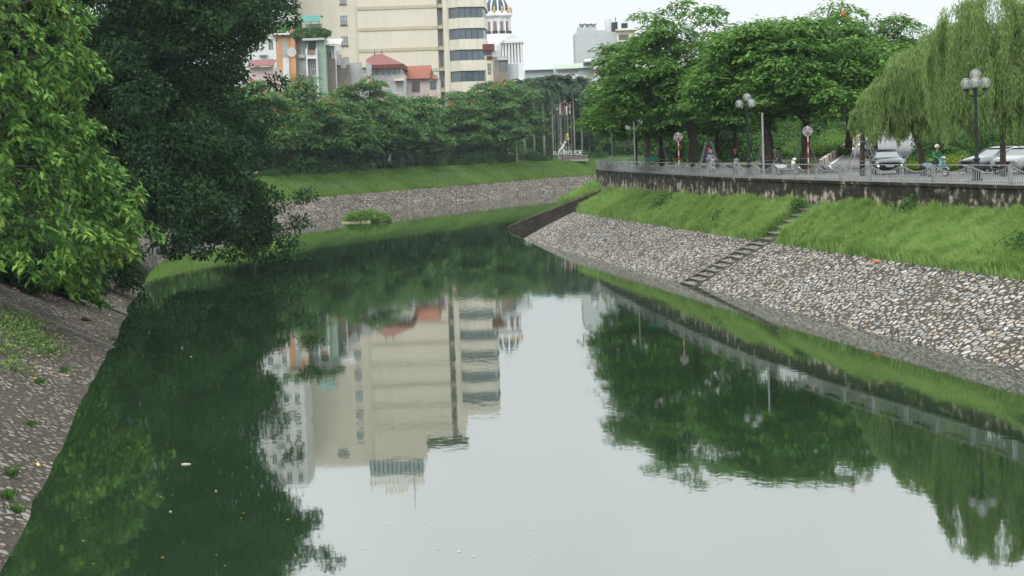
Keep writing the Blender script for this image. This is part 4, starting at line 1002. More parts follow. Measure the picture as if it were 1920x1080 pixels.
# orange house
o, w, zt, X, Z = house('orange_house', 'narrow house with two orange wall stripes and a white lower front', 513, 556, 66, 285, M_orange)
cb(o, -w/2-.05, X(518), -.12, -.003, 0, zt, 'white_edge', M_whiter); cb(o, X(529.5), X(541), -.1, -.003, Z(535,131)-3, Z(535,108), 'white_panel', M_whiter)
window(o, X(530.5), X(539), Z(535,107), Z(535,74), 0, mf=M_greyr, mg=M_glassl, bars=1, hb=3)
cb(o, X(546.5), X(554.5), -.7, -.003, 0, Z(550,56), 'orange_pillar', M_orange); cb(o, -w/2-.3, X(546)-.02, -.9, 2, zt, zt+.3, 'roof_slab', M_whiter)
mb = MB(); mb.tube([(X(548),-.75,Z(548,98)),(X(548),-1.0,Z(548,98.5))], [.75,.75], 16); mb.build('satellite_dish', M_whiter, o)
cb(o, X(546.5)+.1, X(550), -.76, -.705, Z(548,95), Z(548,92), 'vent', M_metald)
P = sph(900)*[2.6,1.5,.9]+[0,1.5,zt+.9]; leaf_obj('roof_plants', leaves(P, sph(900), sph(900), .5, .28), M_flamf, o)
# grey house
o, w, zt, X, Z = house('grey_house', 'narrow grey house between the orange and the white balcony house', 556.3, 574, 68, 286, M_greyr)
window(o, X(558), X(565), Z(561,103), Z(561,80), 0, mg=M_glass, bars=1); window(o, X(566), X(572.5), Z(561,106), Z(561,76), 0, mg=M_glassl, bars=0); cb(o, -w/2, w/2, -.8, -.003, zt-.2, zt+.1, 'roof_slab', M_whiter)
cb(o, -w/2+.2, w/2-.2, -.5, -.003, Z(561,109), Z(561,103.5), 'balcony', M_whiter)
# white balcony house with mint side wall and green awning
o, w, zt, X, Z = house('balcony_house', 'white framed balcony house with a mint green side wall and a teal roof awning', 574.3, 609, 76, 284, M_green)
cb(o, -w/2, X(577), -1.2, -.003, 0, Z(575,92), 'balcony_frame', M_whiter); cb(o, X(593), X(595.5), -1.2, -.003, 0, Z(575,92), 'balcony_frame', M_whiter)
cb(o, X(577), X(593), -1.2, -.003, Z(585,111), Z(585,104), 'balcony', M_whiter); cb(o, X(581), X(590), -1.25, -1.21, Z(585,104), Z(585,95), 'balcony_rail', pm('rust_rail',(.28,.15,.11),(.2,.1,.08)))
cb(o, X(577.5), X(592.5), -.05, -.003, Z(585,94), Z(585,78), 'dark_opening', M_metald)
window(o, X(581), X(592), Z(585,142), Z(585,117), -.02, bars=2, hb=1, mg=M_glass); cb(o, X(577), X(593), -.6, -.07, Z(585,115.5), Z(585,114), 'canopy', M_whiter)
cb(o, -w/2-.5, w/2+.1, -1.0, 8, zt, zt+.35, 'roof_slab', M_greyr)
mb = MB(); mb.extr([(-.6,zt+3.0),(2.5,zt+4.2),(6,zt+4.2),(6,zt+4.1),(2.5,zt+4.1),(-.6,zt+2.9)], X(566), X(602), ax='x'); mb.build('awning', M_teal, o)
for c in (568, 585, 600): mb = MB(); mb.tube([(X(c),-.4,zt+.3),(X(c),-.4,zt+2.95)], .05, 5); mb.build('awning_post', M_metald, o)
cb(o, X(568), X(600), 5, 5.2, zt+.36, zt+3.0, 'screen', M_green)
P = sph(1500)*[3.2,1.0,.8]+[X(583),.6,zt+1.1]; leaf_obj('roof_plants', leaves(P, sph(1500), sph(1500), .45, .25), M_flamf, o)
# little house with grey lean-to roof
o, w, zt, X, Z = house('small_house', 'small white house with a slanting grey awning, right of the mint wall', 609.5, 626, 86, 288, M_whiter)
mb = MB(); mb.extr([(-2.2,Z(620,86)),(3,Z(620,72)),(3,Z(620,72)+.12),(-2.2,Z(620,86)+.12)], X(609), X(641), ax='x'); mb.build('awning', M_greyr, o)
cb(o, X(613), X(615), -.06, -.003, Z(614,110), Z(614,97), 'window', M_metald); cb(o, X(617), X(620), -.06, -.003, Z(614,110), Z(614,97), 'window', M_metald)
cb(o, X(611), X(628), -1.0, -.07, 0, Z(614,111), 'lower_wall', M_brown)
for i in range(4): cb(o, X(630+i*2.2), X(631.3+i*2.2), -.4, -.35, Z(634,122), Z(634,98-3*(i%2)), 'laundry', [M_whiter, pm('blue_cloth',(.3,.38,.5),(.2,.27,.4)), M_frame, M_greyr][i])
o, w, zt, X, Z = house('shed', 'little shed with a red roof below the laundry', 625, 652, 121, 292, M_brown)
mb = MB(); mb.extr([(-.5,Z(636,120)),(3,Z(636,101)),(3.1,Z(636,101)),(-.4,Z(636,121))], X(625), X(637), ax='x'); mb.build('roof', M_tile, o)
cb(o, X(638), X(648), -.1, -.003, Z(640,128), Z(640,108), 'panel', M_greyr)
o, w, zt, X, Z = house('low_annex', 'low weathered cement annex left of the red hipped roof', 652.5, 686, 117, 296, M_greyr)
cb(o, X(678), X(685), -.8, -.003, Z(680,127), Z(680,111), 'chimney', M_yell)
# red hipped pavilion
o, w, zt, X, Z = house('pavilion_house', 'house topped by a dark red hipped roof on a glazed terrace', 683, 755, 140, 312, M_greyr, 12)
zE, zA = Z(715,122), Z(705,98.5); xl, xr = X(669), X(757); mb = MB()
mb.add([(xl,-1.5,zE),(xr,-1.5,zE),(xr,13,zE),(xl,13,zE),(X(698),5.5,zA),(X(713),5.5,zA)], [(0,1,5,4),(1,2,5),(2,3,4,5),(3,0,4),(0,3,2,1)]); mb.build('roof', M_redroof, o)
mb = MB(); mb.box(xl+.1,xr-.1,-1.45,12.9,Z(715,129),zE-.003); mb.build('fascia', M_redroof, o)
cb(o, X(686), X(752), .4, 11, zt, Z(715,129)-.003, 'glazed_terrace', M_glassl)
for c in (690, 700, 711, 722, 733, 744, 751): cb(o, X(c)-.1, X(c)+.1, .25, .395, zt, Z(715,129)-.003, 'post', M_frame)
for c in (698.5, 712.5): mb = MB(); mb.tube([(X(c),5.5,zA-.1),(X(c),5.5,zA+.9)], [.12,.02], 6); mb.build('finial', M_metald, o)
cb(o, X(738), X(756), -1.6, -.003, Z(745,152), Z(745,148), 'balcony', M_yell)
# pink house
o, w, zt, X, Z = house('pink_house', 'pink house with an orange tiled gable roof, in front of the hotel', 755.5, 821, 149, 322, M_pink, 9)
mb = MB(); mb.extr([(-.8,Z(790,148.5)),(4.5,Z(790,122)),(9.8,Z(790,148.5)),(9.8,Z(790,147)),(4.5,Z(790,120.7)),(-.8,Z(790,147))], X(755), X(806), ax='x'); mb.build('roof', M_tile, o)
cb(o, X(806)+.003, X(808), 0, 9, Z(806,146), Z(806,119)-1.2, 'gable_wall', M_frameb)
mb = MB(); mb.extr([(-.6,Z(812,148)),(2.4,Z(812,140)),(2.5,Z(812,139)),(-.6,Z(812,147))], X(808)+.01, X(820), ax='x'); mb.build('roof', M_tile, o)
window(o, X(770), X(785), Z(777,173), Z(777,154), 0, mf=M_frameb, mg=M_glass, bars=3, hb=2, fw=.14); window(o, X(804), X(816), Z(810,168), Z(810,152), 0, mf=M_frameb, mg=M_glass, bars=0)
cb(o, X(819), X(821), -.1, -.003, 0, Z(820,138), 'drainpipe', M_whiter)
# left: low red roof
o, w, zt, X, Z = house('red_roofed_house', 'low house with a dark red roof showing between the fig twigs', 466, 510, 126, 268, M_pink)
mb = MB(); mb.extr([(-1,Z(490,125)),(4,Z(490,111)),(4.1,Z(490,110)),(-1,Z(490,124))], X(463), X(512), ax='x'); mb.build('roof', M_redroof, o)
# right of the hotel
o, w, zt, X, Z = house('yellow_house', 'narrow yellowish house with a red roof box, right beside the hotel bays', 911, 924, 104, 385, M_yell)
cb(o, X(906), X(928), -1.2, 8, Z(915,95), Z(915,83), 'roof_box', M_redroof); cb(o, X(908), X(925), .3, 6, zt, Z(915,95)-.003, 'loggia', M_glass); cb(o, X(912.5), X(923), -.06, -.003, Z(915,113), Z(915,105.5), 'brick_panel', M_redroof)
window(o, X(913), X(921), Z(917,141), Z(917,118), 0, bars=1, hb=2)
o, w, zt, X, Z = house('brown_house', 'brown concrete house with dark openings, below the white columns', 925, 952, 106, 384, M_brown)
cb(o, X(923), X(940), .5, 7, zt+.0, Z(930,95), 'roof_room', M_gblock); cb(o, X(933), X(952.3), -.4, -.003, Z(940,113), Z(940,107), 'parapet', M_gblock)
for a_, b_ in ((935,940),(941.5,944.5),(946,951.5)): window(o, X(a_), X(b_), Z(940,135), Z(940,116.5), 0, mf=M_brown, bars=0)
mb = MB(); mb.tube([(X(940),2,zt),(X(945),2,Z(945,74))], .07, 5); mb.build('antenna', M_metald, o); 
o, w, zt, X, Z = house('cement_house', 'low grey cement house right of the brown one', 952.5, 972, 119, 386, M_gblock)
# white domed building
M_marble = pm('white_stucco', (.60,.61,.61), (.52,.53,.54), scale=.3, rough=.7)
Y = 540.0; o = thing('domed_building', 'ornate white building with a dark ribbed dome and columns, right of the hotel', 'building', (Xs(932,Y,40), Y, 5.3)); cx_ = o.location.x
zz = lambda py: Zp(932, py, Y)-5.3; S_ = 6.48
mb = MB(); mb.box(-8,7.2,0,16,0,zz(84)); mb.build('wall', M_marble, o)
mb = MB(); mb.lathe([(6.0,zz(84)-1),(6.0,zz(72)),(5.4,zz(72)),(5.4,zz(62)),(5.0,zz(62)),(3.9,zz(62))], (0,8,0), 24); mb.build('drum_base', M_marble, o)
mb = MB(); mb.lathe([(3.75,zz(63)),(3.75,zz(31)),(4.3,zz(29)),(4.6,zz(27)),(4.6,zz(24)),(4.2,zz(21)),(4.2,zz(18)),(3.5,zz(18))], (0,8,0), 32); mb.build('drum', M_marble, o)
hD = 4.6; M_bpane = pm('brown_pane',(.22,.16,.15),(.16,.11,.10)); M_slate = pm('slate_dome', (.07,.085,.11), (.05,.06,.08), scale=1, rough=.5)
mb = MB(); mb.lathe([(3.9*math.cos(t*math.pi/2*.97), zz(18)+hD*math.sin(t*math.pi/2)) for t in [i/10 for i in range(11)]], (0,8,0), 32); mb.build('dome', M_slate, o, smooth=True)
for i in range(12):
    a = i*math.pi/6+.13; mb = MB(); mb.tube([(3.95*math.cos(t*math.pi/2*.97)*math.cos(a), 8+3.95*math.cos(t*math.pi/2*.97)*math.sin(a), zz(18)+(hD+.05)*math.sin(t*math.pi/2)) for t in [k/8 for k in range(9)]], .24, 6); mb.build('dome_rib', M_marble, o)
    a += math.pi/12
    mb = MB(); mb.lathe([(.0,0),(.26,.1),(.34,.7),(.2,1.2),(.3,1.4),(.12,1.9),(0,2.3)], (4.35*math.cos(a), 8+4.35*math.sin(a), zz(23)), 8); mb.build('gold_urn', M_gold, o)
    if math.sin(a) < .2:
        x_, y_ = 3.76*math.cos(a), 8+3.76*math.sin(a); w_ = MB(); w_.M = Matrix.Translation((x_,y_,0)) @ Matrix.Rotation(a-math.pi/2, 4, 'Z')
        prof_ = [(-.5,zz(61)),(.5,zz(61)),(.5,zz(40)),(.35,zz(38)),(0,zz(37)),(-.35,zz(38)),(-.5,zz(40))]
        w_.extr(prof_, 0, .06, ax='y'); w_.build('arched_window', M_bpane, o)
        b2 = MB(); b2.M = w_.M; b2.box(-.8,.8,.08,.5,zz(61.5),zz(56)); b2.build('balcony', M_metald, o)
    a -= math.pi/12; mb = MB(); mb.tube([(3.85*math.cos(a),8+3.85*math.sin(a),zz(62)),(3.85*math.cos(a),8+3.85*math.sin(a),zz(31))], .28, 8); mb.build('pilaster', M_marble, o)
mb = MB(); mb.lathe([(1.0,0),(1.0,1.6),(1.3,1.7),(.9,2.3),(.3,2.8),(.1,5.2),(0,5.3)], (0,8,zz(18)+hD-.2), 12); mb.build('lantern', M_marble, o)
# columned wing
x0, x1 = Xs(941,Y,30)-cx_, Xs(982,Y,30)-cx_
cb(o, x0, x1, -2, 10, 0, zz(121)+0, 'podium', M_marble); cb(o, x0+.4, x1-.2, -.3, 9.5, zz(121)+.003, zz(82), 'wing_wall', M_greyr); cb(o, x0-.2, x1+.2, -2.2, 10, zz(82)+.003, zz(77), 'entablature', M_marble)
for i in range(7): x_ = x0+.5+(x1-x0-1)*i/6; mb = MB(); mb.lathe([(.42,zz(121)),(.32,zz(119)),(.28,zz(86)),(.42,zz(83)),(.42,zz(82))], (x_,-1.6,0), 10); mb.build('column', M_marble, o)
mb = MB(); mb.extr([(x0+.6,zz(77)+.003),(x1-.4,zz(77)+.003)]+[((x0+x1)/2+(x1-x0)*.32*math.cos(t), zz(77)+1.5*math.sin(t)) for t in [.3*k for k in range(1,10)]], -2, -1.2, ax='y'); mb.build('pediment', M_marble, o)
# grey cement block with roof tanks
o, w, zt, X, Z = house('cement_block', 'tall blank grey cement building with steel water tanks on its roof', 1080, 1188, 60, 425, M_gblock, 12, 'building')
cb(o, X(1158), X(1192), -.5, 6, Z(1175,78), Z(1175,57.5), 'corner_room', M_yell); window(o, X(1162), X(1180), Z(1170,75), Z(1170,65), -.5, mf=M_frameb, bars=3)
cb(o, X(1156), X(1196), -1.4, 7, Z(1175,57.5)+.003, Z(1175,55), 'corner_roof', M_yell)
window(o, X(1102), X(1109), Z(1105,99), Z(1105,93), 0, mf=M_greyr, bars=1); window(o, X(1120), X(1122.5), Z(1121,67.5), Z(1121,65), 0, mf=M_greyr, bars=0)
cb(o, X(1086), X(1121), 1, 6, zt, Z(1100,50), 'tank_platform', M_gblock)
M_steel = pm('steel', (.55,.56,.57), (.42,.43,.44), scale=1, rough=.25, metal=.8)
for c in (1094.5, 1106, 1116.5): mb = MB(); mb.tube([(X(c),.6,Z(c,45)+.1),(X(c),1.0,Z(c,45)+.1),(X(c),4.5,Z(c,45)+.1),(X(c),4.9,Z(c,45)+.1)], [.3,.62,.62,.3], 14); mb.build('water_tank', M_steel, o, smooth=True)
cb(o, X(1139), X(1151), 2, 6, zt, Z(1145,34), 'stair_room', M_whiter); cb(o, X(1149.5), X(1161), .6, 1.7, zt+.1, Z(1155,41), 'panel', M_metald); cb(o, X(1168), X(1179.5), .6, 1.7, Z(1175,55)+.35, Z(1173,43), 'panel', M_metald)
cb(o, X(1122), X(1140), 1, 5, zt, zt+.5, 'low_roof', M_teal if False else M_greyr)
mb = MB(); mb.tube([(X(1158),2,zt),(X(1158),2,Z(1158,31))], .09, 5); mb.build('antenna', M_metald, o)
# sheds before it
M_gsheet = pm('green_grey_sheet', (.27,.31,.27), (.20,.24,.20), scale=1, rough=.6, stretch=(5,1,1))
M_tsheet = pm('pale_teal_sheet', (.33,.45,.45), (.26,.37,.37), scale=1, rough=.6, stretch=(5,1,1))
o, w, zt, X, Z = house('long_shed', 'long shed with a grey green sheet roof and a band of white windows', 1040, 1112, 139, 400, M_whiter)
mb = MB(); mb.extr([(-1,Z(1070,129)),(5,Z(1070,118)),(5,Z(1070,117)),(-1,Z(1070,128))], X(1040), X(1118), ax='x'); mb.build('roof', M_gsheet, o)
cb(o, X(1041), X(1084), .2, 8, zt, Z(1070,129), 'upper_wall', M_whiter)
for i in range(7): window(o, X(1045+i*5.4), X(1049.6+i*5.4), Z(1065,138), Z(1065,130.5), .2, bars=1)
cb(o, X(1084)+.01, X(1112), -.2, 8, zt, Z(1095,127), 'cement_room', M_gblock)
o2 = o; mb = MB(); mb.tube([(X(1095),-1.2,Z(1100,116)),(X(1108),-1.2,Z(1100,116))], .55, 12); mb.build('water_heater', M_steel, o, smooth=True)
mb = MB(); mb.extr([(-2.2,Z(1100,125)),(-1.1,Z(1100,118)),(-1.05,Z(1100,118)),(-2.1,Z(1100,125.5))], X(1093), X(1109), ax='x'); mb.build('solar_panel', M_metald, o)
o, w, zt, X, Z = house('teal_roofed_shed', 'low shed with a pale teal sheet roof above the palm tops', 984, 1038, 131, 402, M_gblock)
mb = MB(); mb.extr([(-1,Z(1010,131)),(5,Z(1010,123)),(5,Z(1010,122)),(-1,Z(1010,130))], X(982), X(1040), ax='x'); mb.build('roof', M_tsheet, o)
o, w, zt, X, Z = house('white_house', 'pale house low between the grey shed and the promontory crowns', 1113, 1150, 132, 398, M_whiter); cb(o, -w/2-.2, w/2+.2, -.6, 9, zt, zt+.3, 'roof_slab', M_tile)
for ob in bpy.data.objects:
    if '_w' in ob: del ob['_w']
# ================================================================== SMALL THINGS
# ---- globe lamps
M_stake = pm('stake_metal', (.30,.31,.31), (.2,.2,.2), scale=3, rough=.5, metal=.3)
M_globe, n, b, o = nmat('clear_globe')
b.inputs['Base Color'].default_value = (.30,.32,.32,1); b.inputs['Roughness'].default_value = .08; b.inputs['Specular IOR Level'].default_value = .7
b.inputs['Alpha'].default_value = .30
M_lampin = pm('lamp_louvre', (.62,.62,.58), (.42,.42,.40), scale=8, rough=.5)
M_post = pm('black_green_paint', (.018,.026,.024), (.010,.014,.013), scale=3, rough=.4)
M_postg = pm('green_lamp_paint', (.02,.16,.09), (.015,.11,.06), scale=3, rough=.5)
M_postgrey = pm('grey_lamp_paint', (.20,.21,.20), (.13,.14,.13), scale=3, rough=.6)
def globe(root, p, r):
    a = MB(); a.ball(p, r, 16); gl_ = a.build('globe', M_globe, root, smooth=True)
    c = MB()
    for k in range(6): c.lathe([(0,0),(r*.42,0),(r*.42,r*.10),(0,r*.10)], (p[0],p[1],p[2]-r*.55+k*r*.2), 10)
    c.lathe([(0,0),(r*.2,0),(r*.2,r*1.15),(0,r*1.15)], (p[0],p[1],p[2]-r*.6), 8); c.build('bulb_louvre', M_lampin, gl_)
    c = MB(); c.lathe([(0,-.12),(r*.45,-.10),(r*.5,.03),(0,.03)], (p[0],p[1],p[2]-r), 10); c.build('globe_cap', M_post, gl_)
def lamp4(px, Y, label, rot=0, mpost=M_post, s=1.0):
    o = thing('street_lamp', label, 'street lamp', gp(px, Y, 5.42), rot, 'globe lamps by the water'); h = 4.35*s
    mb = MB(); mb.lathe([(0,-.02),(.26,-.02),(.26,.10),(.20,.14),(.17,.5),(.13,.56),(.13,.95),(.17,1.0),(.17,1.06),(.10,1.12),(.085,1.5),(.07,h),(.05,h+.35),(0,h+.35)], (0,0,0), 14); mb.build('post', mpost, o, smooth=False)
    for k in range(3):
        a = k*2*math.pi/3+.25; c, s_ = math.cos(a), math.sin(a); mb = MB()
        mb.tube([(0,0,h-.30),(c*.22,s_*.22,h-.36),(c*.42,s_*.42,h-.24),(c*.50,s_*.50,h-.02)], [.045,.035,.03,.035], 7); mb.build('arm', mpost, o)
        globe(o, (c*.50,s_*.50,h+.27), .27)
    globe(o, (0,0,h+.66), .27); return o
lamp4(1832, 88.7, 'black street lamp with four clear globes at the right, in front of the willows')
lamp4(1404.5, 119, 'black street lamp with globes near the red capped rider, below the middle poincianas', rot=.7)
def lamp2(px, Y, h, sides, label, mp_=M_postgrey, cat='street lamp', gr='globe lamps by the water', z0=5.42):
    o = thing('street_lamp', label, cat, gp(px, Y, z0), 0, gr)
    mb = MB(); mb.lathe([(0,0),(.16,0),(.14,.4),(.07,.5),(.05,h),(0,h)], (0,0,0), 10); mb.build('post', mp_, o)
    for sx, dz in sides:
        mb = MB(); mb.tube([(0,0,h-.2),(sx*.12,0,h+.12+dz),(sx*.4,0,h+.22+dz),(sx*.52,0,h+.05+dz),(sx*.52,0,h-.02+dz)], .028, 6); mb.build('arm', mp_, o); globe(o, (sx*.52,0,h-.26+dz), .26)
    return o
lamp2(1191, 160, 4.2, [(-1,-.2),(1,.25)], 'lamp with two globes on curved arms at the left end of the promontory')
lamp2(1149, 177, 4.0, [(-1,0)], 'lamp with one globe at the very corner of the railing')
lamp2(1297, 205, 3.9, [(-1,0)], 'distant lamp with one pale globe seen left of the tallest poinciana trunk')
for px, Y, lab in ((514,253,'green lamp post with white globes beside the dark fig, on the far bank'),(695,281,'green lamp post among the far row of poincianas')):
    lamp2(px, Y, 4.2, [(-1,0),(1,-.1)], lab, mp_=M_postg, gr='green lamps of the far bank', z0=5.25)
# ---- round signs seen from behind, poles in red and white
M_signb = pm('sign_back', (.30,.30,.29), (.22,.22,.21), scale=3, rough=.6); M_redp = pm('red_band', (.36,.045,.04), (.28,.04,.035), scale=4, rough=.6)
def sign(px, Y, zc, r, label):
    o = thing('round_sign', label, 'traffic sign', gp(px, Y, 5.41), 0, 'round signs on striped poles'); h = zc+r*1.1
    mb = MB(); mb.tube([(0,0,zc),(0,.03,zc)], [r,r], 24); d_ = mb.build('sign_plate', M_signb, o)
    mb = MB(); mb.box(-r*.8,r*.8,-.03,-.004,zc+.12,zc+.15); mb.box(-r*.8,r*.8,-.03,-.004,zc-.16,zc-.13); mb.build('bracket', M_metald, d_)
    nb = 9
    for k in range(nb):
        z0_, z1_ = h*k/nb, h*(k+1)/nb; mb = MB(); mb.tube([(0,-.07,z0_),(0,-.07,z1_)], .045, 8); mb.build('pole_band', M_redp if k % 2 else M_white, o)
sign(1273.5, 136, 2.72, .33, 'left round sign seen from behind, on a red and white pole behind the railing')
sign(1516, 120, 2.75, .33, 'right round sign on a red and white pole, half behind a staked poinciana trunk')
# ---- poles
def pole(name, lab, px, Y, h, r, m, z0=5.4, cat='pole', lean=0.0, group=None):
    o = thing(name, lab, cat, gp(px, Y, z0), 0, group); mb = MB(); mb.tube([(0,0,-.2),(lean*.5,0,h*.5),(lean,0,h)], [r,r*.9,r*.75], 8); mb.build('shaft', m, o)
    mb = MB(); mb.lathe([(0,0),(r*1.8,0),(r*1.8,.12),(r,.14)], (0,0,0), 8); mb.build('foot', m, o); return o
pole('white_pole', 'tall pale metal pole beside the thick dark poinciana trunk', 1432, 117, 4.0, .075, M_stake)
pole('concrete_pole', 'tall pale concrete pole at the head of the far grass bank', 969.5, farY(969.5, 11), 8.0, .17, M_palmt, z0=4.8)
# ---- tree stakes
def stakes(px, Y, h, sp, label):
    o = thing('tree_stakes', label, 'tree stakes', gp(px, Y, 5.41), .3, 'metal tree stakes')
    for k in range(4):
        a = k*math.pi/2+.5; mb = MB(); mb.tube([(math.cos(a)*sp,math.sin(a)*sp,0),(math.cos(a)*.28,math.sin(a)*.28,h)], .03, 6); mb.build('stake', M_stake, o)
    mb = MB(); mb.tube([(math.cos(t)*.36,math.sin(t)*.36,h-.1) for t in [k*math.pi/6 for k in range(13)]], .025, 5); mb.build('ring', M_stake, o)
    mb = MB(); mb.tube([(math.cos(t)*(sp*.68),math.sin(t)*(sp*.68),h*.42) for t in [math.pi/2*k+.5 for k in range(5)]], .02, 5); mb.build('brace', M_stake, o)
stakes(1438, 127, 2.1, 1.3, 'metal stakes round the thick trunk beside the white pole')
stakes(1508, 126, 2.3, 1.35, 'metal stakes round the trunk in front of the right round sign')
stakes(1617, 108, 2.1, 1.3, 'metal stakes round the slender trunk left of the oncoming car')
stakes(1330, 150, 2.3, 1.2, 'metal stakes behind the pair on one scooter'); stakes(1240, 166, 2.1, 1.1, 'metal stakes left of the left round sign')
# small staked willow at the left of the willows
willow('small weeping willow on a staked slender trunk, leftmost of the willows', gp(1617, 108, 5.4),
   [(1.05,0,3.5,1.05,1.3,1.3,1.9,.7),(1.5,.6,4.0,1.0,1.1,1.2,2.0,.3)], 63, [(0,0,-.3),(.02,0,1.5),(.1,0,3.0),(.5,0,4.0)], 800)
# tall slim young trees whose tips rise over the crowns
# ---- people on scooters
M_skin = pm('skin', (.40,.24,.17), (.34,.19,.13), scale=5, rough=.6)
def cloth(name, c): return pm(name, c, tuple(x*.7 for x in c), scale=6, rough=.85, bump=.2)
M_hair = pm('black_hair', (.012,.010,.009), (.02,.016,.014), scale=20, rough=.6)
M_tyre = pm('tyre_rubber', (.02,.02,.02), (.03,.03,.03), scale=5, rough=.85)
M_blk = pm('black_plastic', (.018,.018,.02), (.03,.03,.032), scale=4, rough=.5)
M_lens = pm('lamp_lens', (.75,.77,.78), (.6,.62,.64), scale=4, rough=.1, spec=.8)
def person(label, loc, rz, shirt, trousers, hat, helmet=True, mask=None, back=0.0, lift=0.0, group='people on scooters', parent=None):
    """seated rider: hips at 0.80 m, hands on the grips, looking over the handlebar (towards -y)"""
    o = thing('person', label, 'person', loc, rz, group); Bk, L_ = back, lift
    b = MB(); hp = Vector((0,.18+Bk,.80+L_)); ch = Vector((0,.02+Bk,1.18+L_)); nk = Vector((0,-.02+Bk,1.40+L_)); hd = Vector((0,-.05+Bk,1.58+L_))
    b.tube([hp, hp.lerp(ch,.5), ch, nk-Vector((0,0,.06))], [.15,.13,.165,.07], 12); b.tube([nk-Vector((0,0,.08)), nk+Vector((0,-.01,.07))], [.055,.05], 10)
    b.ball(hd, .098, 14, (.86,1.0,1.18)); b.ball(hd+Vector((0,-.04,-.07)), .062, 10, (.9,.9,.9)); b.tube([hd+Vector((0,-.093,.02)), hd+Vector((0,-.118,-.022)), hd+Vector((0,-.09,-.032))], [.008,.017,.010], 6)
    for s in (-1,1):
        b.ball(hd+Vector((s*.088,.0,-.01)), .022, 6, (.5,1,1.3)); b.ball(hd+Vector((s*.034,-.088,.012)), .013, 6)
        sh = Vector((s*.185,.02+Bk,1.34+L_)); el = Vector((s*.27,-.10+Bk,1.10+L_)); ha = Vector((s*.30,-.40+Bk*.45,1.02+L_*.5))
        b.tube([sh-Vector((s*.05,0,0)), sh, el, ha], [.055,.058,.042,.028], 8); b.ball(ha+Vector((0,-.035,0)), .040, 8, (.9,1.1,.6))
        for q in range(4): x = s*(.275+.018*q); b.tube([(x,ha.y-.06,ha.z+.012),(x,ha.y-.10+.004*abs(q-1.5),ha.z+.004),(x,ha.y-.10,ha.z-.028),(x,ha.y-.075,ha.z-.036)], [.010,.009,.008,.007], 5)
        b.tube([(s*.262,ha.y-.02,ha.z-.005),(s*.235,ha.y-.055,ha.z-.015),(s*.24,ha.y-.085,ha.z-.03)], [.012,.010,.008], 5)
        kn = Vector((s*.19,-.22+Bk,.74+L_)); ft = Vector((s*.17,-.14+Bk,.33)); b.tube([hp+Vector((s*.08,0,0)), kn, ft], [.095,.068,.045], 9)
        b.tube([ft+Vector((0,.05,-.02)), ft+Vector((0,-.16,-.05))], [.045,.035], 7)
    b.build('body', M_skin, o, smooth=True, remesh=.014)
    t = MB(); t.tube([hp+Vector((0,0,-.02)), hp.lerp(ch,.5), ch, nk-Vector((0,0,.035))], [.168,.155,.188,.085], 12)
    for s in (-1,1):
        sh = Vector((s*.185,.02+Bk,1.34+L_)); el = Vector((s*.27,-.10+Bk,1.10+L_)); ha = Vector((s*.30,-.40+Bk*.45,1.02+L_*.5)); t.tube([sh-Vector((s*.09,0,0)), sh, el, el.lerp(ha,.75)], [.075,.078,.060,.045], 8)
    t.build('shirt', shirt, o, smooth=True, remesh=.018)
    t = MB()
    for s in (-1,1):
        kn = Vector((s*.19,-.22+Bk,.74+L_)); ft = Vector((s*.17,-.14+Bk,.36)); t.tube([hp+Vector((s*.07,.03,-.01)), hp+Vector((s*.08,0,0)), kn, ft], [.115,.118,.088,.062], 9)
        f_ = MB(); f_.tube([ft+Vector((0,.07,-.07)), ft+Vector((0,-.05,-.08)), ft+Vector((0,-.19,-.10))], [.05,.055,.035], 8); f_.build('shoe', M_blk, o, smooth=True)
    t.build('trousers', trousers, o, smooth=True, remesh=.018)
    if helmet:
        h_ = MB(); h_.lathe([(.0,.150),(.06,.142),(.105,.105),(.130,.045),(.135,-.01),(.128,-.035),(.118,-.03)], hd+Vector((0,.015,.02)), 16); h_.box(-.075,.075,-.19,-.10,hd.z+.035-hd.z,.05) if False else None
        h_.add([(-.085,hd.y-.10,hd.z+.045),(.085,hd.y-.10,hd.z+.045),(.06,hd.y-.175,hd.z+.03),(-.06,hd.y-.175,hd.z+.03),(-.085,hd.y-.10,hd.z+.057),(.085,hd.y-.10,hd.z+.057),(.06,hd.y-.175,hd.z+.042),(-.06,hd.y-.175,hd.z+.042)], [(0,1,2,3),(4,7,6,5),(0,4,5,1),(1,5,6,2),(2,6,7,3),(3,7,4,0)])
        h_.build('helmet', hat, o, smooth=True)
    hr = MB(); hr.ball(hd+Vector((0,.03,.02)), .108, 12, (.92,.95,1.1)); hr.build('hair', M_hair, o, smooth=True)
    if mask: k_ = MB(); k_.ball(hd+Vector((0,-.055,-.045)), .075, 10, (.9,.75,.72)); k_.build('face_mask', mask, o, smooth=True)
    return o
def wheel(o, y, r, w, nm='wheel'):
    a = MB(); P = []
    prof_ = [(r-.09,-w*.5),(r-.03,-w*.55),(r,-w*.25),(r,w*.25),(r-.03,w*.55),(r-.09,w*.5),(r-.09,-w*.5)]
    a.lathe(prof_, (0,0,0), 20); R_ = Matrix.Rotation(R(90), 4, 'Y'); a.v = [tuple((R_ @ Vector(p))+Vector((0,y,r))) for p in a.v]; t = a.build(nm, M_tyre, o, smooth=True)
    c = MB(); c.lathe([(0,-.03),(.05,-.03),(.05,.03),(0,.03)], (0,0,0), 10)
    for k in range(5): q = k*2*math.pi/5; c.tube([(0,0,0),(math.cos(q)*(r-.08),math.sin(q)*(r-.08),0)], .014, 5)
    c.lathe([(r-.11,-w*.4),(r-.08,-w*.4),(r-.08,w*.4),(r-.11,w*.4),(r-.11,-w*.4)], (0,0,0), 20)
    c.v = [tuple((R_ @ Vector(p))+Vector((0,y,r))) for p in c.v]; c.build('rim', M_steel, t); return t
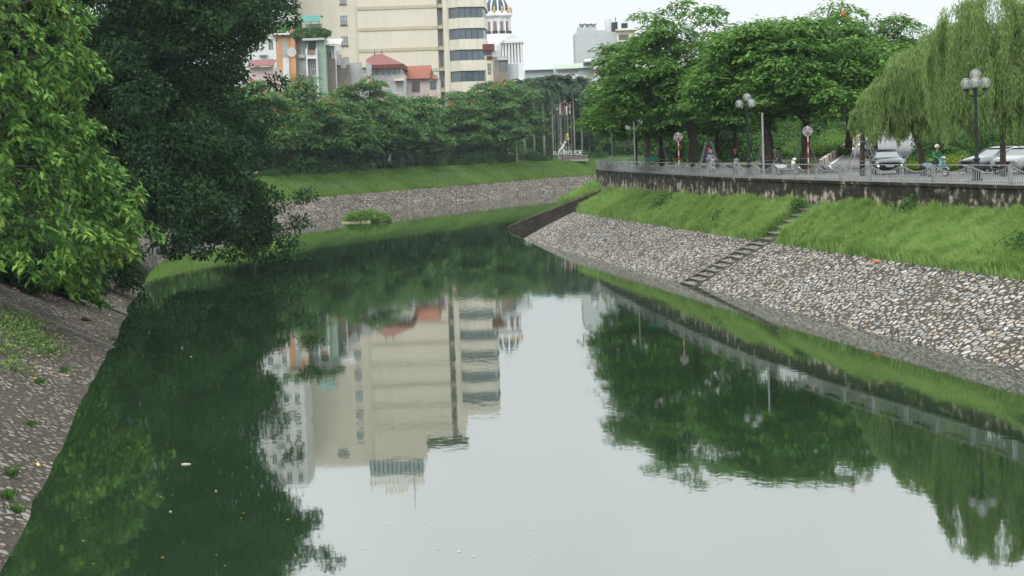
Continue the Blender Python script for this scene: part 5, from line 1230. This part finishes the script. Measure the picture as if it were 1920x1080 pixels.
def scooter(label, loc, rz, paint, group='motor scooters behind the railing'):
    o = thing('motor_scooter', label, 'scooter', loc, rz, group); wheel(o, -.68, .26, .09); wheel(o, .62, .26, .10)
    b = MB()   # front shield: curved plate, wide in the middle
    for i, (z, hw, y) in enumerate([(.32,.13,-.40),(.45,.20,-.43),(.62,.235,-.46),(.80,.21,-.46),(.93,.13,-.44)]):
        pass
    rows = [(.30,.12,-.38),(.45,.20,-.42),(.62,.235,-.45),(.80,.21,-.45),(.94,.13,-.43)]; V = []; F_ = []
    for z, hw, y in rows:
        for k in range(7): u_ = -1+k/3; V.append((u_*hw, y-.09*(1-u_*u_), z))
    for z, hw, y in rows:
        for k in range(7): u_ = -1+k/3; V.append((u_*hw*.96, y+.05-.06*(1-u_*u_), z))
    for i in range(4):
        for k in range(6): a = i*7+k; F_.append((a,a+1,a+8,a+7)); a += 35; F_.append((a,a+7,a+8,a+1))
    for i in range(4): F_ += [(i*7,i*7+7,i*7+42,i*7+35),(i*7+6,i*7+41,i*7+48,i*7+13)]
    F_ += [tuple([k for k in range(6)][:0]) ] if False else []
    for k in range(6): F_ += [(k,k+35,k+36,k+1),(28+k,29+k,64+k,63+k)]
    b.add(V, F_); b.build('front_shield', paint, o, smooth=True)
    b = MB(); b.extr([(.10,.48),(.30,.42),(.70,.50),(.92,.66),(.88,.76),(.30,.72),(.12,.66)], -.15, .15, ax='x'); b.build('rear_body', paint, o, bevel=.03)
    b = MB(); b.extr([(.08,.73),(.45,.765),(.86,.79),(.88,.84),(.45,.835),(.10,.80)], -.14, .14, ax='x'); b.build('seat', M_blk, o, bevel=.025)
    b = MB(); b.box(-.15,.15,-.42,.20,.26,.33); b.build('footboard', M_blk, o, bevel=.02)
    b = MB(); b.extr([(-.92,.36),(-.86,.50),(-.70,.56),(-.52,.52),(-.48,.40),(-.55,.46),(-.70,.53-.03),(-.85,.46)], -.07, .07, ax='x'); b.build('front_fender', paint, o)
    b = MB(); b.tube([(0,-.68,.28),(0,-.55,.62),(0,-.44,1.0)], [.03,.03,.035], 8); b.build('fork', M_metald, o)
    b = MB(); b.tube([(-.35,-.38,1.02),(-.15,-.43,1.04),(.15,-.43,1.04),(.35,-.38,1.02)], .018, 7); hb = b.build('handlebar', M_blk, o)
    b = MB(); b.ball((0,-.50,1.0), .13, 12, (1.35,.8,.8)); b.build('headlight_cowl', paint, o, smooth=True)
    b = MB(); b.ball((0,-.575,1.0), .07, 10, (1.3,.5,.8)); b.build('headlight', M_lens, o, smooth=True)
    for s in (-1,1):
        b = MB(); b.tube([(s*.27,-.40,1.04),(s*.33,-.42,1.22)], .008, 5); b.ball((s*.35,-.42,1.25), .055, 8, (1.2,.3,.8)); b.build('mirror', M_blk, o)
        b = MB(); b.ball((s*.14,-.53,.66), .04, 8, (1.2,.5,.7)); b.build('indicator', pm('amber_lens',(.5,.2,.03)) if 'amber_lens' not in bpy.data.materials else bpy.data.materials['amber_lens'], o, smooth=True)
    b = MB(); b.box(-.13,.13,.93,.945,.58,.72); b.build('number_plate', M_frame, o)
    b = MB(); b.tube([(.17,.20,.24),(.19,.55,.27),(.19,.86,.33)], [.03,.05,.045], 8); b.build('exhaust', M_metald, o)
    return o
M_wpaint = pm('white_scooter_paint', (.50,.52,.52), (.45,.47,.47), scale=3, rough=.25, spec=.6); M_bpaint = pm('pale_blue_scooter_paint', (.20,.34,.38), (.16,.28,.32), scale=3, rough=.25, spec=.6)
M_bkpaint = pm('black_scooter_paint', (.02,.02,.022), (.03,.03,.033), scale=3, rough=.25, spec=.6)
M_redh = pm('red_helmet', (.42,.05,.05), (.32,.05,.05), scale=5, rough=.35); M_creamh = pm('cream_helmet', (.62,.55,.42), (.5,.45,.35), scale=5, rough=.35)
p1 = gp(1334, 131, 5.41); scooter('white motor scooter carrying two people, left of the other riders', p1, .12, M_wpaint)
person('person in a pale grey shirt steering the scooter that carries two', p1, .12, cloth('pale_grey_cloth', (.48,.48,.50)), cloth('dark_trousers', (.04,.04,.05)), M_greyr, mask=M_frame, lift=0.0)
person('person in a purple top with red helmet and white face mask, riding pillion', p1+Vector((-.10,.42,0)), .25, cloth('purple_cloth', (.09,.05,.20)), cloth('grey_trousers', (.10,.10,.11)), M_redh, mask=M_frame, lift=.13)
p2 = gp(1379, 130, 5.41); scooter('white motor scooter ridden by a person in a black shirt', p2, .05, M_wpaint)
person('person in a black shirt and red cap helmet riding a white scooter', p2, .05, cloth('black_cloth', (.025,.025,.03)), cloth('dark_blue_trousers', (.03,.035,.06)), M_redh)
p3 = gp(1463, 128, 5.41); scooter('black motor scooter just behind the leaning white one', p3+Vector((0,.6,0)), -.3, M_bkpaint)
person('person with a dark helmet and grey jacket behind the thick staked trunk', p3+Vector((0,.6,0)), -.3, cloth('grey_jacket', (.28,.29,.30)), cloth('charcoal_trousers', (.05,.05,.05)), M_blk, mask=M_frame)
p4 = gp(1477, 119, 5.41); sc = scooter('white motor scooter parked between the two staked trunks', p4, .9, M_wpaint)
p5 = at(1631, 300, 141); p5.z = 6.02; scooter('black motor scooter coming down the ramp behind the car', p5, .1, M_bkpaint)
person('person in dark clothes and a cream helmet riding down the ramp', p5, .1, cloth('navy_cloth', (.03,.04,.07)), cloth('beige_trousers', (.30,.27,.22)), M_creamh)
p6_ = gp(1757, 100, 5.41); scooter('pale blue motor scooter beside the hedge under the willows', p6_, .5, M_bpaint)
person('person in a green shirt and cream helmet on a pale blue scooter', p6_, .5, cloth('green_cloth', (.03,.20,.09)), cloth('black_trousers', (.03,.03,.035)), M_creamh)
# teal bundle hanging at the railing
q = gp(1222, 146, 5.42); o = thing('wheelbarrow', 'small teal cart tray on thin legs behind the railing at the left', 'cart', q)
mb = MB(); mb.extr([(-.45,.95),(-.62,1.22),(.62,1.22),(.45,.95)], -.3, .3, ax='y'); mb.build('tray', pm('teal_plastic',(.02,.30,.22),(.02,.22,.17),scale=3,rough=.4), o)
for s in (-1,1): mb = MB(); mb.tube([(s*.4,0,0),(s*.42,0,.95)], .02, 6); mb.build('leg', M_stake, o)
# ---- cars
def car(label, loc, rz, paint, lights=False, group='cars on the right'):
    o = thing('car', label, 'car', loc, rz, group)
    st_ = [(-2.22,.42,.60,.62),(-2.12,.28,.74,.80),(-1.75,.22,.86,.88),(-1.35,.22,.95,.90),(-.75,.22,1.0,.91),(.2,.22,1.0,.91),(1.2,.22,1.02,.91),(1.85,.24,1.04,.88),(2.15,.30,1.0,.80),(2.25,.45,.85,.70)]
    V = []; F_ = []
    for y, zl_, zh, hw in st_:
        ring = [(-hw*.90,zl_),(-hw,zl_+.15),(-hw*1.0,zl_+(zh-zl_)*.62),(-hw*.93,zh-.03),(-hw*.70,zh+.02),(0,zh+.04),(hw*.70,zh+.02),(hw*.93,zh-.03),(hw,zl_+(zh-zl_)*.62),(hw,zl_+.15),(hw*.90,zl_)]
        V += [(x,y,z) for x, z in ring]
    k = 11
    for i in range(len(st_)-1):
        for j in range(k-1): a = i*k+j; F_.append((a,a+1,a+k+1,a+k))
        F_.append((i*k+k-1,i*k,(i+1)*k,(i+1)*k+k-1))
    F_ += [tuple(range(k)), tuple(range((len(st_)-1)*k, len(st_)*k))[::-1]]
    b = MB(); b.add(V, F_); bd = b.build('body', paint, o, smooth=True); 
    gh = [(-.95,.97,.78,.98),(-.25,.97,.80,1.36),(.15,.97,.80,1.43),(.85,.97,.80,1.42),(1.70,1.0,.76,1.06)]; V = []; F_ = []
    for y, zl_, hw, zt_ in gh:
        w_ = hw*(1-.28*(zt_-zl_)/.46*.8); V += [(-hw,y,zl_),(-w_,y,zt_-.03),(-w_*.85,y,zt_),(w_*.85,y,zt_),(w_,y,zt_-.03),(hw,y,zl_)]
    for i in range(4):
        for j in range(5): a = i*6+j; F_.append((a,a+1,a+7,a+6))
    F_ += [tuple(range(6)), tuple(range(24,30))[::-1]]
    b = MB(); b.add(V, F_); b.build('windows', M_glass if not lights else M_glass, o, smooth=False)
    # roof and pillars over the glass
    b = MB(); V = []; F_ = []
    for y, w_, z in [(-.28,.62,1.375),(.1,.64,1.445),(.85,.64,1.437),(1.12,.62,1.33)]: V += [(-w_,y,z),(-w_*.7,y,z+.03),(w_*.7,y,z+.03),(w_,y,z)]
    for i in range(3):
        for j in range(3): a = i*4+j; F_.append((a,a+1,a+5,a+4))
    n0 = len(V); V += [(x,y,z-.035) for x,y,z in V]; F_ += [tuple(q+n0 for q in f[::-1]) for f in F_]; b.add(V, F_); b.build('roof', paint, o, smooth=True)
    for s in (-1,1):
        for pts in ([(s*.80,-.95,.97),(s*.645,-.26,1.375)],[(s*.80,.28,.97),(s*.65,.25,1.43)],[(s*.78,1.66,1.02),(s*.64,1.1,1.34)]): b = MB(); b.tube(pts, .028, 6); b.build('pillar', paint, o)
        b = MB(); b.ball((s*.98,-.72,1.0), .11, 10, (1,.55,.7)); b.build('mirror', paint, o, smooth=True)
        b = MB(); b.ball((s*.62,-2.06,.68), .17, 10, (1.15,.55,.45)); b.build('headlight', M_lens, o, smooth=True)
        b = MB(); b.box(s*.72-.13,s*.72+.13,2.12,2.22,.78,.93); b.build('tail_light', M_redp, o)
        for y in (-1.38,1.35):
            w = wheel(o, 0, .32, .2); w.location = (s*.80, y, 0); w.name = 'wheel'
    b = MB(); b.box(-.42,.42,-2.255,-2.17,.55,.70); b.box(-.60,.60,-2.24,-2.10,.36,.48); b.build('grille', M_blk, o)
    b = MB(); b.box(-.24,.24,-2.275,-2.257,.44,.55); b.build('number_plate', M_frame, o)
    b = MB(); b.box(-.70,.70,-2.25,-2.20,.72,.745); b.build('chrome_strip', M_steel, o)
    if lights:
        m_, n_, b_, o_ = nmat('lit_headlamp'); b_.inputs['Emission Color'].default_value = (.85,.93,1,1); b_.inputs['Emission Strength'].default_value = 2.2
        for s in (-1,1): b = MB(); b.ball((s*.66,-2.18,.52), .09, 10, (1.1,.5,.7)); b.build('lit_headlight', m_, o, smooth=True)
    return o
M_darkcar = pm('dark_grey_car_paint', (.045,.05,.06), (.038,.042,.05), scale=2, rough=.2, metal=.4, spec=.7); M_silver = pm('silver_car_paint', (.16,.17,.18), (.13,.14,.15), scale=2, rough=.25, metal=.5, spec=.6)
M_whitecar = pm('white_car_paint', (.32,.335,.34), (.28,.295,.30), scale=2, rough=.25, spec=.6)
car('dark grey saloon car with its lamps lit, coming down to the foot of the ramp', gp(1663,112,5.42), -.12, M_darkcar, lights=True)
car('silver car half behind the trunk of the right willow', gp(1872,105,5.41)+Vector((0,0,0)), -1.15, M_silver)
car('white car at the right edge of the photo, nearest the railing', gp(1918,101,5.41), -.75, M_whitecar)
for i, (px, Y, lab) in enumerate([(556,farY(556,19),'white car parked nearest the dark fig, behind the far bank hedge'),(602,farY(602,19),'grey white car parked second from the left behind the far bank hedge'),(652,farY(652,19),'white car parked third from the left under the far bank trees')]):
    c = car(lab, gp(px, Y, 5.30), 1.5, M_whitecar, group='cars parked behind the far bank')
# ---- bend: letter sign, planter, flagpoles, sculpture, golden ornament
Y = 357.0; x0 = gx(1053,Y,5.8); x1 = gx(1102,Y,5.8); o = thing('brick_planter', 'long low brick planter carrying the white letters at the bend', 'planter', ((x0+x1)/2, Y, 4.9)); w = (x1-x0)/2
mb = MB(); mb.box(-w,w,0,2,0,.95); mb.build('wall', pm('planter_brick',(.20,.15,.13),(.11,.09,.085),scale=4,rough=.9), o); mb = MB(); mb.box(-w-.1,w+.1,-.1,2.1,.95,1.08); mb.build('coping', M_palmt, o)
mb = MB(); mb.box(-w-.1,w+.1,-.35,-.003,0,.32); mb.build('plinth', M_palmt, o)
P = np.stack([RNG.uniform(-w,w,700), RNG.uniform(.1,1.8,700), RNG.uniform(1.05,1.5,700)],1); leaf_obj('plants', leaves(P, sph(700)+[0,0,.7], sph(700), .35, .16), M_shrub, o)
zl_ = 6.0; sx0, sx1 = gx(1037.5,Y,6.8), gx(1092,Y,6.8); ls = thing('letter_sign', 'big white standing letters reading RIVERSIDE on the brick planter at the bend', 'sign', ((sx0+sx1)/2, Y-.1, zl_+.0))
W_ = sx1-sx0
for i, ch in enumerate('RIVERSIDE'): text_mesh('letter', ch, 1.22, M_frame, ls, (-W_/2+W_*(i+.5)/9, .15, .12), depth=.18)
mb = MB(); mb.box(-W_/2,W_/2,.0,.3,-.05,.10); mb.build('base_rail', M_metald, ls)
flags = [(1042.5,193,None),(1049,197,'a blue, white and red flag'),(1055,193,'a white flag'),(1061.5,192,'a red flag'),(1067,195,'a white flag, second from the right'),(1073,192,'a red and white flag'),(1079,192,None)]
fm = {1049:[(.60,.60,.60),(.06,.08,.22),(.30,.07,.07)],1055:[(.6,.62,.62)]*3,1061.5:[(.38,.06,.04)]*3,1067:[(.62,.62,.62),(.6,.6,.6),(.5,.45,.45)],1073:[(.42,.40,.4),(.36,.11,.11),(.42,.4,.4)]}
for px, py, lab in flags:
    Yf = Y+6; b0 = gp(px, Yf, 5.3); h = at(px, py, Yf).z-5.3
    o = thing('flagpole', ('flagpole at the bend with '+lab+' hanging limp') if lab else ('empty flagpole at the %s end of the row at the bend' % ('left' if px < 1045 else 'right')), 'flagpole', b0, 0, 'flagpoles behind the letter sign')
    mb = MB(); mb.tube([(0,0,-.2),(0,0,h)], [.05,.03], 8); mb.build('pole', M_stake, o); mb = MB(); mb.ball((0,0,h+.05), .09, 8); mb.build('finial', M_gold, o)
    if px in fm:
        for k, c in enumerate(fm[px]):
            V = []; n_ = 5
            for zi in range(n_):
                for xi in range(5):
                    z = h-.35-.58*k-.58*zi/(n_-1)-.1*xi*.3; x = -(.05+.085*xi*(1-.08*zi)); V.append((x, .07*math.sin(xi*2.2+zi*.8), z))
            F_ = [(a*5+q, a*5+q+1, a*5+q+6, a*5+q+5) for a in range(n_-1) for q in range(4)]; mb = MB(); mb.add(V, F_)
            f_ = mb.build('flag', cloth('flag_cloth', c), o); sm_ = f_.modifiers.new('thick', 'SOLIDIFY'); sm_.thickness = .01
q = gp(1055, Y+1.2, 6.2); o = thing('sculpture', 'small white sculpture of a leaping figure behind the white letters', 'sculpture', q)
mb = MB(); mb.tube([(-.9,0,0),(-.6,0,.8),(-.2,0,1.2),(.25,0,1.7),(.35,0,2.2)], [.12,.18,.25,.20,.10], 10); mb.ball((.42,0,2.45), .17, 10); mb.tube([(.2,0,1.9),(.6,0,2.3),(.9,0,2.7)], [.09,.07,.05], 8); mb.tube([(.1,0,1.8),(-.3,.1,2.2),(-.45,.1,2.6)], [.09,.07,.04], 8); mb.tube([(-.2,0,1.3),(.3,0,.9),(.5,0,.1)], [.14,.11,.08], 8); mb.build('figure', M_whiter, o, smooth=True, remesh=.05)
mb = MB(); mb.box(-1.0,.8,-.3,.3,-.9,0); mb.build('plinth', M_greyr, o)
q = gp(1065, Y+7, 5.3); o = thing('golden_pagoda_lamp', 'small golden tiered ornament on a post among the flagpoles', 'ornament', q); zq = at(1065,262,Y+7).z-5.3
mb = MB(); mb.tube([(0,0,0),(0,0,zq)], .1, 8); mb.build('post', M_metald, o)
mb = MB(); mb.lathe([(0,0),(.5,0),(.35,.15),(.35,.4),(.45,.45),(.28,.6),(.28,.8),(.36,.85),(.2,1.0),(.08,1.2),(0,1.5)], (0,0,zq), 12); mb.build('tiers', M_gold, o)
# bollards of the far side, row of dark figures under the letters are planters
# ---- floating raft of plants
q = on(684, 417, 0); o = thing('plant_raft', 'floating raft heaped with green plants on the water near the far bank', 'raft', (q.x, q.y+1.3, 0))
rr = random.Random(8); bl = [(rr.uniform(-2.0,2.1), rr.uniform(-1.0,1.0), rr.uniform(.15,.55), rr.uniform(.5,.8), rr.uniform(.5,.8), rr.uniform(.35,.6)) for _ in range(26)] + [(0,0,.9,1.1,.7,.5),(1.0,.2,.8,.9,.7,.5),(-.9,.1,.65,.9,.7,.5)]
tmp = blob_tree('plants_tmp', 'x', 'x', (0,0,0), bl, 300, .26, .13, 88, M_shrubl, shell=.5, crown='plants')
for ch in list(tmp.children): ch.parent = o
bpy.data.objects.remove(tmp)
M_bamboo = pm('bamboo', (.42,.36,.26), (.30,.25,.18), scale=4, rough=.7)
mb = MB(); mb.tube([(-2.6,-1.3,.06),(.6,-1.3,.08)], .055, 7); mb.build('bamboo_pole', M_bamboo, o); mb = MB(); mb.tube([(-2.5,-1.45,.05),(.65,-1.42,.05)], .05, 7); mb.build('bamboo_pole', M_bamboo, o)
mb = MB(); mb.tube([(-.2,-1.6,-.05),(-.18,-1.5,.35)], .03, 6); mb.build('stake', M_bamboo, o); mb = MB(); mb.tube([(1.7,-1.2,.1),(2.4,-.9,.22)], .06, 6); mb.build('bamboo_pole', M_bamboo, o)
# ---- creeping plants, leaves and litter on the left bank
import bisect
def left_bank(px, py):
    """point of the left bank slope under a pixel"""
    best = None
    for Yt in [30+.5*k for k in range(200)]:
        p = at(px, py, Yt); i = min(range(len(WL)), key=lambda k: (WL[k].x-p.x)**2+(WL[k].y-p.y)**2) if False else bisect.bisect([w.y for w in WL[:90]], Yt)
        i = max(1, min(len(WL)-1, i)); off = (p-Vector((WL[i].x, WL[i].y, 0))).dot(Vector((nWL[i].x, nWL[i].y, 0))); zs_ = off*.495
        e = abs(p.z-zs_); 
        if best is None or e < best[0]: best = (e, Vector((p.x, p.y, zs_)))
    return best[1]
VV = []
for (px, py, w_, n_) in [(20,618,1.1,520),(55,640,1.0,420),(85,660,.7,200),(8,655,.8,260),(25,690,.6,160),(40,605,.8,260)]:
    c = left_bank(px, py); r = np.random.default_rng(int(px*7+py)); u = r.normal(0,1,(n_,2)); P = np.stack([c.x+u[:,0]*w_*.5, c.y+u[:,1]*w_*1.4, c.z+0*u[:,0]],1); P[:,2] += -(P[:,0]-c.x)*.48+r.uniform(.02,.28,n_)
    VV.append(leaves(P, sph(n_)+[.2,-.2,.3], sph(n_)*.6+[0,-.3,1], r.uniform(.08,.19,n_), r.uniform(.06,.13,n_)))
tag(leaf_obj('creeping_plants', merge(VV), leaf_mat('creeper_leaf', (.025,.05,.012), (.055,.10,.022), (.13,.20,.06), trans=.25, clump=1.5)), 'patch of creeping broad leaved plants on the left stone bank at the photo edge', 'plants', kind='stuff')
M_yleaf = leaf_mat('fallen_leaf', (.30,.14,.03), (.50,.34,.05), (.62,.48,.10), trans=.1)
VV = []; r = np.random.default_rng(77)
for k in range(170):
    c = left_bank(r.uniform(10, 225), r.uniform(590, 900)) if False else None
    i = int(r.uniform(18, 62)); off = r.uniform(.2, 5); p = WL[i]+nWL[i]*off; VV.append((p.x, p.y, off*.495+.04))
P = np.array(VV); n_ = len(P); tag(leaf_obj('fallen_leaves', leaves(P, sph(n_)*[1,1,.15], sph(n_)*.25+[.4,0,1], r.uniform(.10,.2,n_), r.uniform(.05,.10,n_)), M_yleaf), 'yellow and brown fallen leaves scattered on the left stone bank', 'leaves', kind='stuff')
# small weed tufts on the left bank
for i, (px, py, s_) in enumerate([(98,662,.25),(122,700,.3),(75,720,.3),(22,895,.35),(18,940,.4),(30,960,.3),(213,640,.25),(60,800,.22)]):
    c = left_bank(px, py); r = np.random.default_rng(900+i); n_ = 70; a = r.uniform(0,6.28,n_); D = np.stack([np.cos(a)*.6,np.sin(a)*.6,np.ones(n_)],1)
    P = np.tile(np.array(c), (n_,1))+r.normal(0,.07,(n_,3))*[1,1,0]
    o = leaf_obj('weed_tuft', leaves(P, D, sph(n_), s_*r.uniform(.4,1.1,n_), .035), M_shrub); tag(o, 'small green weed tuft growing between stones of the left bank', 'weed', 'weed tufts on the left bank')
# drain pipe ledges: two dark slots across the left bank
for i, (y0, lab) in enumerate([(77,'shallow concrete gutter running down the left bank under the bright green tree'),(93,'deeper dark gutter running down the left bank nearer the fig tree')]):
    k = min(range(90), key=lambda q: abs(WL[q].y-y0)); p = WL[k]; nn = nWL[k]; d = Vector((-nn.y, nn.x)); mb = MB(); mb.M = Matrix(((nn.x,d.x,0,p.x),(nn.y,d.y,0,p.y),(0,0,1,0),(0,0,0,1)))
    pr_ = [(-.4,-.5),(-.4,-.11),(9.0,4.55),(9.0,3.9)]; mb.extr(pr_, -.12, .12, ax='y'); g_ = mb.build('bank_gutter', M_conc if i == 0 else M_dark); tag(g_, lab, 'gutter')
q = left_bank(160, 603); mb = MB(); r2 = random.Random(4)
mb.tube([q+Vector((-.35,.1,.04)), q+Vector((0,0,.14)), q+Vector((.35,-.25,.06))], [.05,.11,.03], 7); tag(mb.build('dead_branch', M_bark), 'dark broken piece of wood lying on the left stone bank', 'wood')
# ---- bits floating on the water
M_litter = pm('pale_litter', (.42,.40,.33), (.30,.28,.22), scale=10, rough=.7)
for i, (px, py, w_, lab) in enumerate([(348,871,.26,'biggest pale scrap floating on the dark water'),(280,624,.07,'tiny white speck on the water near the left bank'),(358,669,.07,'white speck floating below the aerial roots'),(365,538,.08,'small white speck floating at the head of the dark reflections'),(320,960,.07,'thin pale sliver floating near the bottom left'),(405,921,.05,'grey speck floating right of the biggest scrap')]):
    q = on(px, py, 0); mb = MB(); r2 = random.Random(i); mb.v = []; pts = [(math.cos(a)*w_*.5*r2.uniform(.6,1.1), math.sin(a)*w_*.35*r2.uniform(.5,1.1)) for a in [k*math.pi/4 for k in range(8)]]; mb.prism(pts, -.01, .025); o = mb.build('floating_scrap', M_litter); o.location = (q.x, q.y, 0); tag(o, lab, 'litter', 'scraps floating on the river')
q = on(1640, 499, 1.9); 
r = np.random.default_rng(5); n_ = 150; px_ = r.uniform(120, 1000, n_); py_ = 560+500*r.uniform(0, 1, n_)**.8
P = np.array([tuple(on(a, b, .012)) for a, b in zip(px_, py_)]); keep = px_ > 300-(py_-490)*.45; P = P[keep]; n_ = len(P)
tag(leaf_obj('floating_specks', leaves(P, sph(n_)*[1,1,0], np.tile([0,0,1.0], (n_,1)), r.uniform(.03,.09,n_), r.uniform(.02,.05,n_)), M_yleaf), 'sparse tiny leaves and specks drifting on the river', 'debris', kind='stuff')
# orange scrap at the foot of the grass
P = [Vector((WR[k].x+nWR[k].x*4.0, WR[k].y+nWR[k].y*4.0, 2.07)) for k in range(len(WR))]
k = min(range(len(P)), key=lambda q_: abs((P[q_].x/P[q_].y*FPX+960)-1650)); mb = MB(); mb.prism([(-.22,-.1),(.2,-.14),(.28,.06),(-.05,.15)], 0, .06); o = mb.build('orange_bag', pm('orange_plastic', (.62,.22,.06), (.5,.15,.04), scale=5, rough=.4)); o.location = P[k]; tag(o, 'small orange plastic scrap lying on the right stones just below the grass', 'litter')
# hedges and flowers in the island between road and ramp
for i, (px, Y, s_, m_, lab) in enumerate([(1728,111,.8,M_hedge,'yellow green clipped shrub just right of the oncoming car'),(1765,116,1.0,M_shrub,'dark shrub behind the person in the green shirt'),(1800,112,1.0,M_hedge,'yellow green hedge shrub between the pale blue scooter and the four globe lamp'),(1838,114,.9,M_hedge,'yellow green hedge shrub behind the four globe lamp'),(1790,122,1.2,M_shrubl,'pale flowering shrub behind the yellow green hedge'),(1745,120,1.1,M_shrub,'dark shrub at the bend of the ramp beside the leaning willow trunk'),(1880,118,1.2,M_shrub,'dark shrub behind the silver car'),(1835,124,1.3,M_shrubl,'pale shrub behind the hedge at the right')]):
    shrub('hedge_shrub', lab, tuple(gp(px, Y, 5.35)), s_, 820+i, m_, per=240, L=.15, W=.09, nb=12, sx=1.4, sz=.75, group='shrubs on the island beside the ramp')
for i, (px, Y, s_) in enumerate([(1778,128,2.0),(1815,131,2.3),(1850,126,2.2),(1885,128,2.4),(1915,122,2.2)]):
    shrub('island_bush', ['leftmost','second from the left','middle','second from the right','rightmost'][i]+' of the tall dark bushes behind the hedge at the right', tuple(gp(px, Y, 5.3)), s_, 880+i, M_shrub, per=380, L=.22, W=.13, nb=16, sx=1.3, sz=1.1, group='tall dark bushes on the island')
# slope of bushes between the sign and the ramp
for i, (px, py, Y, s_, m_) in enumerate([(1535,262,160,2.2,M_shrubl),(1560,252,170,2.6,M_shrubl),(1590,248,176,2.4,M_shrubl),(1545,285,150,1.5,M_shrubl),(1575,268,162,1.8,M_shrubl),(1525,240,185,3.0,M_shrub),(1570,232,195,3.2,M_shrub),(1610,240,190,2.8,M_shrubl)]):
    z = at(px, py, Y).z; b0 = gp(px, Y, max(5.4, z-s_*1.1))
    shrub('verge_bush', ['low pale bush','taller pale bush','rounded pale bush','small front bush','middle bush','tall dark bush','tallest dark bush','far bush'][i]+' on the verge between the right round sign and the ramp kerb', tuple(b0), s_, 840+i, m_, per=300, L=.24, W=.12, nb=14, sx=1.3, sz=.8, group='bushes on the ramp verge')
# ---- haze
m = bpy.data.materials.new('haze_air'); m.use_nodes = True; n = m.node_tree; n.nodes.clear(); oo = N(n,'OutputMaterial'); pv = N(n,'VolumePrincipled')
pv.inputs['Color'].default_value = (.72,.88,.97,1); pv.inputs['Density'].default_value = .00009; pv.inputs['Anisotropy'].default_value = .2; n.links.new(pv.outputs[0], oo.inputs['Volume'])
mb = MB(); mb.box(-1600,1600,-130,2700,-3,95); hz_ = mb.build('haze', m); tag(hz_, kind='stuff', label='thin pale haze in the air over the river', cat='haze')
